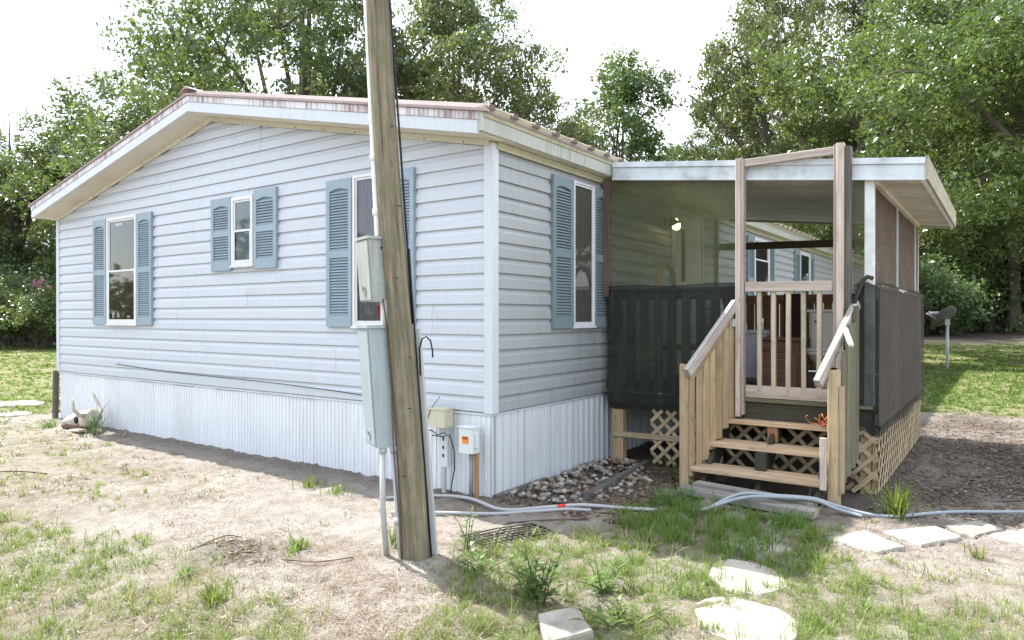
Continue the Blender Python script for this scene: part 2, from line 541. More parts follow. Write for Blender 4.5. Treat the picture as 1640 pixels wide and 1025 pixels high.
    def sheet(self, fn, nu, nv):
        """open grid: fn(u, v) -> point"""
        vs = [fn(i / nu, j / nv) for i in range(nu + 1) for j in range(nv + 1)]
        fs = [(i * (nv + 1) + j, (i + 1) * (nv + 1) + j, (i + 1) * (nv + 1) + j + 1, i * (nv + 1) + j + 1) for i in range(nu) for j in range(nv)]
        s0 = self.sm
        self.sm = True
        self._add(vs, fs)
        self.sm = s0
        return self

    def transform(self, mat):
        self.v = [tuple(mat @ Vector(p)) for p in self.v]
        return self

    def mesh(self, name, off=(0, 0, 0), closed=True):
        me = bpy.data.meshes.new(name)
        o = Vector(off)
        me.from_pydata([tuple(Vector(p) - o) for p in self.v], [], self.f)
        if closed:
            bm = bmesh.new()
            bm.from_mesh(me)
            bmesh.ops.recalc_face_normals(bm, faces=bm.faces)
            bm.to_mesh(me)
            bm.free()
        a = me.attributes.new("grain", 'FLOAT_VECTOR', 'POINT')
        a.data.foreach_set("vector", np.array(self.g, dtype=np.float32).ravel())
        me.polygons.foreach_set("material_index", self.mi)
        me.polygons.foreach_set("use_smooth", self.smooth)
        return me

WORLD = {}

def wpos(o):
    return WORLD.get(o.name, Vector((0, 0, 0))) if o else Vector((0, 0, 0))

def thing(name, label, cat, loc=(0, 0, 0), group=None):
    o = bpy.data.objects.new(name, None)
    COL.objects.link(o)
    o.empty_display_size = 0.1
    o.location = loc
    o['label'] = label
    o['category'] = cat
    if group:
        o['group'] = group
    WORLD[o.name] = Vector(loc)
    return o

def tag(o, label, cat, group=None):
    o['label'] = label
    o['category'] = cat
    if group:
        o['group'] = group
    return o

def part(name, mb, mat, parent=None, label=None, closed=True, origin=None):
    """mb is in world coordinates"""
    pw = wpos(parent)
    org = Vector(origin) if origin is not None else (pw if parent else Vector((0, 0, 0)))
    me = mb.mesh(name, org, closed)
    for m in (mat if isinstance(mat, (list, tuple)) else [mat]):
        me.materials.append(m)
    o = bpy.data.objects.new(name, me)
    COL.objects.link(o)
    o.parent = parent
    o.location = org - pw
    WORLD[o.name] = org
    if label:
        o['label'] = label
    return o

def inst(name, me, parent, loc, rot=(0, 0, 0), scale=(1, 1, 1)):
    """shared mesh, loc in world coordinates"""
    o = bpy.data.objects.new(name, me)
    COL.objects.link(o)
    o.parent = parent
    o.location = Vector(loc) - wpos(parent)
    o.rotation_euler = rot
    o.scale = scale
    WORLD[o.name] = Vector(loc)
    return o

def structure(name, mb, mat, closed=False):
    o = part(name, mb, mat, None, closed=closed)
    o['kind'] = 'structure'
    return o

# ------------------------------------------------------------------ ground
def vnoise(x, y, seed):
    """smooth value noise, vectorised"""
    r = np.random.default_rng(seed)
    tab = r.random((256, 256))
    xi = np.floor(x).astype(int)
    yi = np.floor(y).astype(int)
    fx = x - xi
    fy = y - yi
    fx = fx * fx * (3 - 2 * fx)
    fy = fy * fy * (3 - 2 * fy)
    a = tab[xi % 256, yi % 256]
    b = tab[(xi + 1) % 256, yi % 256]
    c = tab[xi % 256, (yi + 1) % 256]
    d = tab[(xi + 1) % 256, (yi + 1) % 256]
    return (a * (1 - fx) + b * fx) * (1 - fy) + (c * (1 - fx) + d * fx) * fy

def fbm(x, y, seed, oct=4):
    s = np.zeros_like(x, dtype=float)
    a, tot = 1.0, 0.0
    for k in range(oct):
        s += a * vnoise(x * 2 ** k + 13.7 * k, y * 2 ** k + 5.1 * k, seed + k)
        tot += a
        a *= 0.5
    return s / tot

def sstep(a, b, x):
    t = np.clip((x - a) / (b - a), 0, 1)
    return t * t * (3 - 2 * t)

def polyfield(x, y, poly, soft):
    """1 inside the polygon, falling to 0 over 'soft' metres outside"""
    px, py = np.array(poly).T
    n = len(px)
    inside = np.zeros(x.shape, bool)
    dist = np.full(x.shape, 1e9)
    for i in range(n):
        x1, y1, x2, y2 = px[i], py[i], px[(i + 1) % n], py[(i + 1) % n]
        c = ((y1 > y) != (y2 > y)) & (x < (x2 - x1) * (y - y1) / (y2 - y1 + 1e-12) + x1)
        inside ^= c
        dx, dy = x2 - x1, y2 - y1
        t = np.clip(((x - x1) * dx + (y - y1) * dy) / (dx * dx + dy * dy + 1e-12), 0, 1)
        dist = np.minimum(dist, np.hypot(x - x1 - t * dx, y - y1 - t * dy))
    sd = np.where(inside, -dist, dist)
    return 1 - sstep(-soft * 0.5, soft, sd)

def gauss(x, y, cx, cy, r):
    return np.exp(-((x - cx) ** 2 + (y - cy) ** 2) / (r * r))

def gz(x, y):
    x = np.asarray(x, float)
    y = np.asarray(y, float)
    z = (fbm(x * 0.45 + 50, y * 0.45 + 50, 3, 3) - 0.5) * 0.10
    z += (fbm(x * 2.2 + 90, y * 2.2 + 90, 9, 3) - 0.5) * 0.035
    near = np.exp(-(np.clip(np.maximum(np.maximum(-8.4 - x, x - 3.3), np.maximum(-0.9 - y, y - 21)), 0, None) / 0.8) ** 2)
    z = z * (1 - 0.75 * near) - 0.01 * near
    z += 0.05 * gauss(x, y, 0.6, -1.55, 0.35)
    z += 0.05 * gauss(x, y, -0.54, -2.07, 0.22)
    z -= 0.10 * sstep(-1.9, -3.6, y) * sstep(-6, -1, x)
    d = np.hypot(x - 3.5, y + 4.7)
    z += 0.5 * sstep(32, 60, d) + 2.0 * sstep(70, 300, d)
    return z

P_GRASSL = [(-2.8, -2.55), (-1.57, -2.38), (-0.58, -2.30), (0.29, -2.30), (0.85, -2.62), (1.0, -3.3), (-0.3, -4.2), (-6, -5.5), (-7, -2.6)]
P_THINL = [(-9.0, -1.6), (-7.3, -0.4), (-3.1, -1.15), (-2.0, -1.7), (-2.7, -2.1), (-3.7, -2.4), (-9, -2.9)]
P_PATCH1 = [(-3.52, -1.48), (-3.7, -0.75), (-2.56, -1.40), (-2.73, -1.79)]
P_PATCH2 = [(-2.65, -1.18), (-2.75, -0.65), (-1.73, -1.33), (-1.84, -1.64)]
P_RIGHT = [(0.75, -1.30), (0.72, -0.85), (1.0, -0.50), (1.30, 0.30), (1.6, 0.62), (2.43, 0.80), (2.55, 0.28), (2.95, 0.20), (3.3, 0.30), (4.5, 0.2), (5.5, -3), (3.4, -4.5), (1.7, -3.2), (1.15, -1.95)]
P_STEP = [(1.0, 0.2), (1.25, 0.95), (2.25, 0.72), (2.45, 0.35), (2.2, -0.30), (1.35, -0.2)]
P_MULCH_SHADE = [(2.7, 1.5), (2.68, 6.2), (3.1, 7.6), (3.6, 7.0), (4.4, 5.0), (4.2, 2.0), (3.4, 1.9)]
P_BARER = [(2.9, 0.02), (3.5, 0.65), (4.4, 0.8), (4.0, -0.3), (3.25, -0.4)]
P_ROCK = [(0.05, 0.05), (0.05, 2.0), (1.25, 1.7), (1.25, 1.2), (1.0, 0.3), (0.5, -0.05)]

def ground_masks(x, y):
    n1 = fbm(x * 1.3 + 20, y * 1.3 + 20, 21, 4)
    n2 = fbm(x * 4.0 + 70, y * 4.0 + 10, 31, 3)
    veg = 0.84 * polyfield(x, y, P_GRASSL, 0.5)
    veg = np.maximum(veg, 0.50 * polyfield(x, y, P_THINL, 0.6))
    veg = np.maximum(veg, 0.50 * polyfield(x, y, P_PATCH1, 0.4))
    veg = np.maximum(veg, 0.42 * polyfield(x, y, P_PATCH2, 0.4))
    veg = np.maximum(veg, 0.86 * polyfield(x, y, P_RIGHT, 0.40))
    veg = np.maximum(veg, 0.60 * polyfield(x, y, P_STEP, 0.25))
    veg = veg * (1 - 0.55 * polyfield(x, y, P_BARER, 0.3))
    lawn_l = sstep(-8.0, -9.0, x) * sstep(-1.5, 0.5, y + (n1 - .5)) * 0.75
    lawn_r = sstep(6.5, 10.0, y + (n1 - .5) * 3) * sstep(0.0, 1.0, x) * 0.95
    far = sstep(24, 30, np.hypot(x - 3.5, y + 4.7))
    veg = np.maximum(np.maximum(veg, lawn_l), np.maximum(lawn_r, far * 0.8))
    mulch_shade = 0.9 * polyfield(x, y, P_MULCH_SHADE, 1.3) * (0.55 + 0.45 * sstep(0.35, 0.6, n1))  # leaf-littered soil right of the porch, with its shade painted in
    # bare earth, shade painted into its colour, along the foot of the long wall and under the porch
    mulch_shade = np.maximum(mulch_shade, polyfield(x, y, [(0, 0), (0, 6), (2.7, 6), (2.7, 1.3), (1.2, 1.3), (0.6, 0.0)], 0.3) * 0.9)
    mulch_shade = np.maximum(mulch_shade, 0.45 * sstep(-0.45, -0.15, y) * sstep(0.6, 0.2, y) * sstep(-8.1, -7.9, x) * sstep(1.0, 0.4, x))  # strip of house shade painted along the foot of the gable
    mulch_shade = np.maximum(mulch_shade, 0.8 * gauss(x, y, -0.50, -2.05, 0.22))
    edge = sstep(41, 44, np.hypot(x - 3.5, y + 4.7) + (n1 - 0.5) * 5)
    mulch_shade = np.maximum(mulch_shade, edge)
    veg = veg * (1 - 0.9 * polyfield(x, y, P_MULCH_SHADE, 1.0)) * (1 - edge)
    patch = sstep(0.28, 0.62, 0.6 * n1 + 0.4 * n2 + (veg - 0.5) * 0.55)
    return veg, patch, mulch_shade

SLAB_POLYS = [[(2.499, 0.405), (2.813, 0.26), (2.96, 0.50), (2.688, 0.72)], [(2.800, 0.800), (3.039, 0.60), (3.255, 0.955), (3.083, 1.15)], [(3.125, 1.20), (3.305, 1.035), (3.478, 1.35), (3.337, 1.50)], [(2.08, -0.658), (2.205, -0.40), (2.46, -0.585), (2.35, -0.83)], [(2.24, -1.238), (2.352, -0.98), (2.64, -1.135), (2.53, -1.45)], [(1.625, -1.79), (1.765, -1.645), (1.945, -1.82), (1.80, -2.02)], [(-10.6, 0.0), (-10.3, 0.55), (-9.7, 0.35), (-9.9, -0.1)]]

def build_ground():
    NA, NR = 640, 230
    rr = np.concatenate([np.linspace(0.35, 1.9, 8), 2.0 * (15 / 2.0) ** np.linspace(0, 1, 250), 15 * (900 / 15) ** np.linspace(0.02, 1, 60)])
    NR = len(rr)
    aa = np.linspace(0, 2 * math.pi, NA, endpoint=False)
    R, A = np.meshgrid(rr, aa, indexing='ij')
    x = CAM.x + R * np.cos(A)
    y = CAM.y + R * np.sin(A)
    z = gz(x, y)
    veg, patch, mulch_shade = ground_masks(x, y)
    fine = np.where(R < 14, 1, 0)
    z = z + fine * ((fbm(x * 6, y * 6, 77, 2) - 0.5) * (0.026 + 0.03 * veg * patch) + (fbm(x * 17, y * 17, 78, 2) - 0.5) * 0.028 + 0.018 * sstep(0.62, 0.8, fbm(x * 11, y * 11, 79, 2)))
    for poly in SLAB_POLYS:
        z = z - 0.035 * polyfield(x, y, poly, 0.04)
    n = NR * NA
    me = bpy.data.meshes.new("ground")
    co = np.stack([x, y, z], -1).reshape(-1, 3)
    co = np.vstack([co, [[CAM.x, CAM.y, float(gz(CAM.x, CAM.y))]]])
    idx = np.arange(n).reshape(NR, NA)
    q = np.stack([idx[:-1], np.roll(idx, -1, 1)[:-1], np.roll(idx, -1, 1)[1:], idx[1:]], -1).reshape(-1, 4)[:, ::-1]
    tri = np.stack([np.full(NA, n), idx[0], np.roll(idx[0], -1)], -1)
    me.vertices.add(len(co))
    me.vertices.foreach_set("co", co.astype(np.float32).ravel())
    loops = np.concatenate([q.ravel(), tri.ravel()])
    me.loops.add(len(loops))
    me.loops.foreach_set("vertex_index", loops.astype(np.int32))
    starts = np.concatenate([np.arange(len(q)) * 4, len(q) * 4 + np.arange(NA) * 3])
    me.polygons.add(len(starts))
    me.polygons.foreach_set("loop_start", starts.astype(np.int32))
    me.polygons.foreach_set("use_smooth", np.ones(len(starts), bool))
    me.update(calc_edges=True)
    lawn = sstep(7.0, 10.0, np.hypot(x - CAM.x, y - CAM.y)) * sstep(0.4, 0.7, veg)
    trash = sstep(0.42, 0.62, fbm(x * 0.9 + 8, y * 0.9 + 3, 141, 4)) * sstep(0.3, 0.6, fbm(x * 3 + 8, y * 3 + 3, 151, 3))
    for nm, arr in (("veg", veg * (0.35 + 0.65 * patch)), ("mulch_shade", mulch_shade), ("lawn", lawn), ("trash", trash)):
        a = me.attributes.new(nm, 'FLOAT', 'POINT')
        a.data.foreach_set("value", np.append(arr.ravel(), 0).astype(np.float32))
    m, t, b = new_mat("yard_soil")
    p = geo_pos(t)
    big = noise(t, p, 1.1, 5, 0.6)
    mid = noise(t, p, 7, 5, 0.7)
    fin = noise(t, p, 60, 4, 0.75)
    c = mixc(t, ramp(t, big, 0.35, 0.68), (0.43, 0.395, 0.35), (0.325, 0.285, 0.24))
    c = mixc(t, mathn(t, 'MULTIPLY', ramp(t, mid, 0.46, 0.70), 0.6), c, (0.20, 0.155, 0.115))
    c = mixc(t, mathn(t, 'MULTIPLY', ramp(t, fin, 0.54, 0.68), 0.7), c, (0.12, 0.09, 0.068))
    c = mixc(t, mathn(t, 'MULTIPLY', ramp(t, fin, 0.30, 0.40, (1, 1, 1), (0, 0, 0)), 0.5), c, (0.47, 0.43, 0.38))
    tcol = mixc(t, ramp(t, fin, 0.35, 0.65), (0.30, 0.235, 0.175), (0.14, 0.105, 0.08))
    c = mixc(t, mathn(t, 'MULTIPLY', mathn(t, 'MULTIPLY', attr(t, "trash").outputs['Fac'], ramp(t, mid, 0.35, 0.6)), 0.75), c, tcol)
    vg = attr(t, "veg").outputs['Fac']
    vn = mathn(t, 'MULTIPLY', vg, ramp(t, mid, 0.25, 0.6))
    gcol = mixc(t, ramp(t, fin, 0.35, 0.7), (0.17, 0.17, 0.07), (0.27, 0.225, 0.13))
    c = mixc(t, mathn(t, 'MULTIPLY', vn, 0.75), c, gcol)
    lcol = mixc(t, ramp(t, fin, 0.35, 0.7), (0.175, 0.185, 0.075), (0.27, 0.25, 0.13))
    c = mixc(t, mathn(t, 'MULTIPLY', attr(t, "lawn").outputs['Fac'], ramp(t, mid, 0.25, 0.5)), c, lcol)
    ml = attr(t, "mulch_shade").outputs['Fac']
    mcol = mixc(t, ramp(t, fin, 0.38, 0.62), (0.125, 0.095, 0.082), (0.045, 0.037, 0.036))  # dark soil tone with shade mixed into the colour
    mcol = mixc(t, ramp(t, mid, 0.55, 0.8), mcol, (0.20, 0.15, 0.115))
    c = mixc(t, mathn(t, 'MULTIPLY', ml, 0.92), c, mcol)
    t.links.new(c, b.inputs['Base Color'])
    b.inputs['Roughness'].default_value = 0.95
    b.inputs['Specular IOR Level'].default_value = 0.1
    h = mathn(t, 'ADD', fin, mathn(t, 'MULTIPLY', mid, 1.5))
    bump(t, b, h, 1.0, 0.04)
    me.materials.append(m)
    o = bpy.data.objects.new("ground", me)
    COL.objects.link(o)
    o['kind'] = 'structure'
    return o
build_ground()

def G(x, y):
    return float(gz(np.array([x]), np.array([y]))[0])

# ------------------------------------------------------------------ the mobile home
W, HL = 8.0, 20.3           # gable width, length
S1, S2, PEAK = 0.70, 2.90, 3.74
SLOPE = (PEAK - S2) / (W / 2)
home = thing("mobile_home", "lavender grey vinyl sided mobile home with white skirting and blue shutters", "mobile home", (0, 0, 0))

def rake(x):                # underside of the rake at the wall plane
    return PEAK - abs(x + W / 2) * SLOPE

gw = MB()
gw.prism([(-W + 0.02, S1 - 0.02), (-0.02, S1 - 0.02), (-0.02, S2), (-W / 2, PEAK), (-W + 0.02, S2)], 'y', 0.004, 0.10)
gable_wall = part("gable_wall", gw, MT['wall_back'], home)
sw = MB().box(-0.10, -0.004, 0.1, HL - 0.1, S1 - 0.02, S2 + 0.15)
side_wall = part("side_wall", sw, MT['wall_back'], home)
part("rear_wall", MB().box(-W + .02, -W + 0.12, 0.1, HL - .1, 0.0, S2 + 0.12), MT['siding'], home)
part("end_wall", MB().prism([(-W + 0.02, 0.0), (-0.02, 0.0), (-0.02, S2), (-W / 2, PEAK), (-W + 0.02, S2)], 'y', HL - 0.1, HL), MT['siding'], home)

COURSE = (S2 - S1) / 17.0

def plank_profile(z0, h=COURSE):
    # (z, outward): a dutch lap course: butt edge, flat face, coved shoulder
    return [(z0 + 0.018, 0.004), (z0 + 0.016, 0.0165), (z0 - 0.004, 0.0175), (z0 - 0.006, 0.0205), (z0 - 0.003, 0.0232), (z0 + h * 0.58, 0.0195), (z0 + h * 0.68, 0.0125), (z0 + h * 0.80, 0.0070), (z0 + h + 0.010, 0.0050), (z0 + h + 0.010, 0.003)]

def plank_gable(z0, a, b, h=COURSE):
    """a course on the gable from x=a to x=b, its ends cut to the rake"""
    prof = plank_profile(z0, h)
    mb = MB()
    vs = []
    for end in (0, 1):
        for z, o in prof:
            x = (a, b)[end]
            if z > S2 - 0.02:
                half = max(0.0, (PEAK - 0.0 - z) / SLOPE)
                lim = -W / 2 + (half if end else -half)
                x = min(x, lim) if end else max(x, lim)
                if end:
                    x = max(x, min(a, b))
            vs.append((x, -o, z))
    n = len(prof)
    fs = [(i, i + 1, n + i + 1, n + i) for i in range(n - 1)] + [tuple(range(n)), tuple(range(2 * n - 1, n - 1, -1))]
    mb._add(vs, fs)
    return mb

joints = {0: (-6.05, -3.4), 1: (-6.05, -3.4), 2: (-5.35, -1.9), 3: (-5.35, -1.9), 4: (-6.55, -4.7), 5: (-4.75, -0.64), 6: (-4.75, -0.64), 7: (-3.35,), 8: (-3.35, -6.9), 9: (-2.75,), 10: (-2.75, -6.6), 11: (-5.2,), 12: (-5.2, -2.3), 13: (-4.4,), 14: (-4.4, -0.9), 15: (-3.3,), 16: (-3.3, -7.0), 17: (-4.9,), 18: (-4.9,), 19: (-5.25,), 20: (-3.1,), 21: (-3.1,), 22: (-4.4,)}
k = 0
z = S1
while z < PEAK - 0.02:
    half = (PEAK - z) / SLOPE if z > S2 - 0.05 else W / 2
    xa, xb = max(-W + 0.05, -W / 2 - half), min(-0.060, -W / 2 + half)
    cuts = [xa] + sorted(j for j in joints.get(k, ()) if xa + 0.1 < j < xb - 0.1) + [xb]
    hh = COURSE if z + COURSE < PEAK else PEAK - z
    for i in range(len(cuts) - 1):
        a = cuts[i] + (0.002 if i else 0)
        b = cuts[i + 1] - (0.002 if i < len(cuts) - 2 else 0)
        pl_ = plank_gable(z, a, b, hh)
        dz0, dz1, do_ = random.uniform(-.002, .002), random.uniform(-.002, .002), random.uniform(0, 0.0018)
        pl_.v = [(p[0], p[1] - do_, p[2] + dz0 + (dz1 - dz0) * (p[0] - a) / (b - a + 1e-6)) for p in pl_.v]
        part("siding_plank", pl_, MT['siding'], gable_wall)
    z += COURSE
    k += 1

def plank_side(z0, a, b):
    prof = plank_profile(z0)
    mb = MB()
    vs = [(o, y, z) for y in (a, b) for z, o in prof]
    n = len(prof)
    fs = [(i, i + 1, n + i + 1, n + i) for i in range(n - 1)] + [tuple(range(n)), tuple(range(2 * n - 1, n - 1, -1))]
    mb._add(vs, fs)
    return mb

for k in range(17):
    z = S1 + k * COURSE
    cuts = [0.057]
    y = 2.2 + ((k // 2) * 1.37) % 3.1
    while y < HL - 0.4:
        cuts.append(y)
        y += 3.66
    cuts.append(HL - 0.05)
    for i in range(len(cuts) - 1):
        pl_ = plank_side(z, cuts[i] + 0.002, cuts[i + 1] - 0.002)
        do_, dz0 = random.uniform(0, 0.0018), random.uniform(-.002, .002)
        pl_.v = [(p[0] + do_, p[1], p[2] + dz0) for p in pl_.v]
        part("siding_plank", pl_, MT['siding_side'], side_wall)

# corner posts
cp = MB()
cp.prism([(0.031, -0.031), (0.031, 0.055), (0.003, 0.055), (0.003, -0.003), (-0.058, -0.003), (-0.058, -0.031)], 'z', S1 - 0.012, S2 + 0.03)
part("corner_post", cp, MT['trim'], home)
cp = MB()
cp.prism([(-W + 0.055, -0.031), (-W + 0.055, -0.003), (-W - 0.003, -0.003), (-W - 0.003, 0.085), (-W - 0.031, 0.085), (-W - 0.031, -0.031)], 'z', S1 - 0.012, S2 + 0.03)
part("corner_post", cp, MT['trim'], home)

# skirting: ribbed vinyl panels hung from a top rail
sk = MB()
sk.box(-W, 0.014, -0.020, -0.002, S1 - 0.035, S1 - 0.014)
sk.box(-0.002, 0.014, 0.0, HL, S1 - 0.035, S1 - 0.014)
sk.box(0.0, 0.016, -0.016, 0.012, -0.08, S1 - 0.036)
skirting = part("skirting", sk, MT['trim'], home)

def skirt_panel(width, pitch, bead, depth):
    """one panel, along +x, outward -y, z 0..1 in metres; thin ribs on flat pans"""
    n = int(round(width / pitch))
    prof = []
    for i in range(n):
        x = i * pitch
        prof += [(x, 0.0), (x + bead * 0.25, depth), (x + bead * 0.75, depth), (x + bead, 0.0), (x + (bead + pitch) * 0.5, 0.0025)]
    prof.append((width - 0.003, 0.0))
    vs = []
    for z in (-0.08, S1 - 0.034):
        for x, o in prof:
            vs.append((x, -0.004 - o, z))
    m_ = len(prof)
    fs = [(i, i + 1, m_ + i + 1, m_ + i) for i in range(m_ - 1)]
    mb = MB()
    mb._add(vs, fs)
    return mb

def skirt_mat():
    m = painted("vinyl_skirting_vented", (0.69, 0.71, 0.74), 0.5, (0.46, 0.44, 0.40), 0.22, 2.6, obvar=0.03)
    t = m.node_tree
    b = t.nodes.get("Principled BSDF")
    p = geo_pos(t)
    vo = t.nodes.new("ShaderNodeTexVoronoi")
    vo.inputs['Scale'].default_value = 55
    vo.inputs['Randomness'].default_value = 0.15
    t.links.new(p, vo.inputs['Vector'])
    bump(t, b, ramp(t, vo.outputs['Distance'], 0.1, 0.32), 0.5, 0.006)
    return m
MT['skirt_vent'] = skirt_mat()
pm_g = skirt_panel(0.44, 0.055, 0.014, 0.010).mesh("skirt_panel_vented", closed=False)
pm_g.materials.append(MT['skirt_vent'])
def ribbed_panel():
    prof = []
    for i in range(4):
        x = i * 0.11
        prof += [(x, 0.0), (x + 0.003, 0.022), (x + 0.018, 0.023), (x + 0.026, 0.007), (x + 0.07, 0.004)]
    prof.append((0.4375, 0.0))
    mb = MB()
    m_ = len(prof)
    mb._add([(x, -0.004 - o, z) for z in (-0.08, S1 - 0.034) for x, o in prof], [(i, i + 1, m_ + i + 1, m_ + i) for i in range(m_ - 1)])
    return mb
pm_s = ribbed_panel().mesh("skirt_panel_plain", closed=False)
pm_s.materials.append(MT['skirt'])
for i in range(18):
    inst("skirt_panel", pm_g, skirting, (-W + 0.05 + i * 0.4415, random.uniform(-0.005, 0.002), random.uniform(-0.01, 0.0)), (random.uniform(-0.010, 0.006), random.uniform(-0.003, 0.003), random.uniform(-0.012, 0.012)))
for i in range(46):
    inst("skirt_panel", pm_s, skirting, (0.0, 0.03 + i * 0.4415, random.uniform(-0.01, 0.0)), (0, 0, math.pi / 2))
inner = MB().box(-W + .1, -0.06, 0.06, 0.09, -0.1, S1 - 0.03).box(-0.09, -0.06, 0.1, HL - .1, -0.1, S1 - 0.03)
part("skirt_backing", inner, MT['dark'], home)

# roof
OV, EV = 0.30, 0.13         # overhang of the gable, of the long eaves
def roofz(x, d=0.0):
    return PEAK + 0.25 + d - abs(x + W / 2) * SLOPE
for side, lab in ((1, 'near'), (-1, 'far')):
    x0, x1 = -W / 2, (EV + 0.05 if side > 0 else -W - EV - 0.05)
    rb = MB()
    rb.prism([(x0, roofz(x0) - 0.03), (x1, roofz(x1) - 0.03), (x1, roofz(x1)), (x0, roofz(x0))], 'y', -OV - 0.03, HL + 0.25)
    ro = part("roof_slope", rb, MT['roof'], home)
    if side > 0:
        rib = MB()
        L_ = math.hypot(x1 - x0, roofz(x1) - roofz(x0))
        rib.prism([(-0.05, 0), (-0.032, 0.038), (0.032, 0.038), (0.05, 0)], 'x', 0.02, L_ + 0.025)
        rm = rib.mesh("roof_rib")
        rm.materials.append(painted("dark_rust_rib", (0.17, 0.125, 0.115), 0.6, (0.08, 0.045, 0.035), 0.5, 4.0, streak=False))
        y = -0.27
        while y < HL + 0.2:
            inst("roof_rib", rm, ro, (x0, y, roofz(x0) + 0.001), (0, math.atan(SLOPE), 0))
            y += 0.325
cap = MB()
cap.prism([(-W / 2 - 0.14, roofz(-W / 2 - 0.14) + 0.045), (-W / 2, roofz(-W / 2) + 0.05), (-W / 2 + 0.14, roofz(-W / 2 + 0.14) + 0.045), (-W / 2, roofz(-W / 2) + 0.075)], 'y', -OV - 0.05, HL + 0.25)
part("ridge_cap", cap, MT['rust_edge'], home)

# rakes: white fascia, rust streaked drip edge, sloping soffit, cream trim on the wall
for side in (1, -1):
    xe = EV - 0.02 if side > 0 else -W - EV + 0.02
    xm = -W / 2
    base = lambda x: PEAK + 0.05 - abs(x + W / 2) * SLOPE
    def strip(d0, d1, y0, y1, xe_=xe):
        p = [(xm, base(xm) + d0), (xe_, base(xe_) + d0), (xe_, base(xe_) + d1), (xm, base(xm) + d1)]
        return MB().prism(p, 'y', y0, y1)
    part("rake_fascia", strip(0.0, 0.105, -OV - 0.022, -OV), MT['trim'], home)
    part("drip_edge", strip(0.107, 0.172, -OV - 0.030, -OV - 0.003), MT['rust'], home, "rust streaked drip edge")
    part("roof_edge_strip", strip(0.174, 0.196, -OV - 0.046, -OV - 0.010, xe + (0.10 if side > 0 else -0.06)), MT['rust_edge'], home)
    part("rake_soffit", strip(0.004, 0.016, -OV + 0.001, -0.001), MT['soffit'], home)
    fr = MB()
    n0, n1 = -0.050, 0.002
    xw = -0.0 if side > 0 else -W
    fr.prism([(xm, base(xm) + n0), (xw, base(xw) + n0), (xw, base(xw) + n1), (xm, base(xm) + n1)], 'y', -0.040, -0.0245)
    fz = part("rake_trim", fr, MT['cream_trim'], home)
    for q in range(9):
        xx = xm + (xw - xm) * (q + 0.4) / 9
        part("trim_nail", MB().lathe([(0.006, 0), (0.006, 0.006)], (0, 0, 0), 6).transform(Matrix.Translation((xx, -0.039, base(xx) - 0.035)) @ Matrix.Rotation(math.pi / 2, 4, 'X')), MT['dark'], fz)

# long eave on the porch side: soffit, grey fascia, yellowed drip trim, wall trim
ez = 2.945
for a, b in ((-OV - 0.02, 1.30), (1.306, HL + 0.2)):
    e = MB().prism([(EV, ez), (EV + 0.016, ez), (EV + 0.022, ez + 0.09), (EV + 0.022, ez + 0.105), (EV, ez + 0.105)], 'y', a, b)
    part("eave_fascia", e, MT['eave_grey'], home)
e = MB().prism([(EV, ez + 0.107), (EV + 0.03, ez + 0.107), (EV + 0.062, ez + 0.19), (EV + 0.05, ez + 0.20), (EV, ez + 0.19)], 'y', -OV - 0.02, HL + 0.2)
part("eave_drip_trim", e, MT['eave'], home)
part("eave_soffit", MB().box(0.004, EV - 0.001, -OV + 0.002, HL + .2, ez - 0.004, ez + 0.008), MT['soffit'], home)
e = MB().prism([(0.0245, 2.882), (0.040, 2.882), (0.040, 2.902), (0.053, 2.925), (0.053, 2.938), (0.0245, 2.938)], 'y', 0.03, HL)
et = part("eave_trim", e, MT['eave'], home)
part("eave_end_board", MB().box(EV - 0.03, EV + 0.030, -OV - 0.026, -OV - 0.021, ez + 0.0, ez + 0.19), MT['eave_grey'], home)

# ---- windows and shutters; a wall frame maps (along, outward, up) to the world
def gable_map(a, c, z):
    return (a, -c, z)
def side_map(a, c, z):
    return (c, a, z)

def wbox(mb, wm, a0, a1, c0, c1, z0, z1):
    p, q = wm(a0, c0, z0), wm(a1, c1, z1)
    mb.box(min(p[0], q[0]), max(p[0], q[0]), min(p[1], q[1]), max(p[1], q[1]), z0, z1)

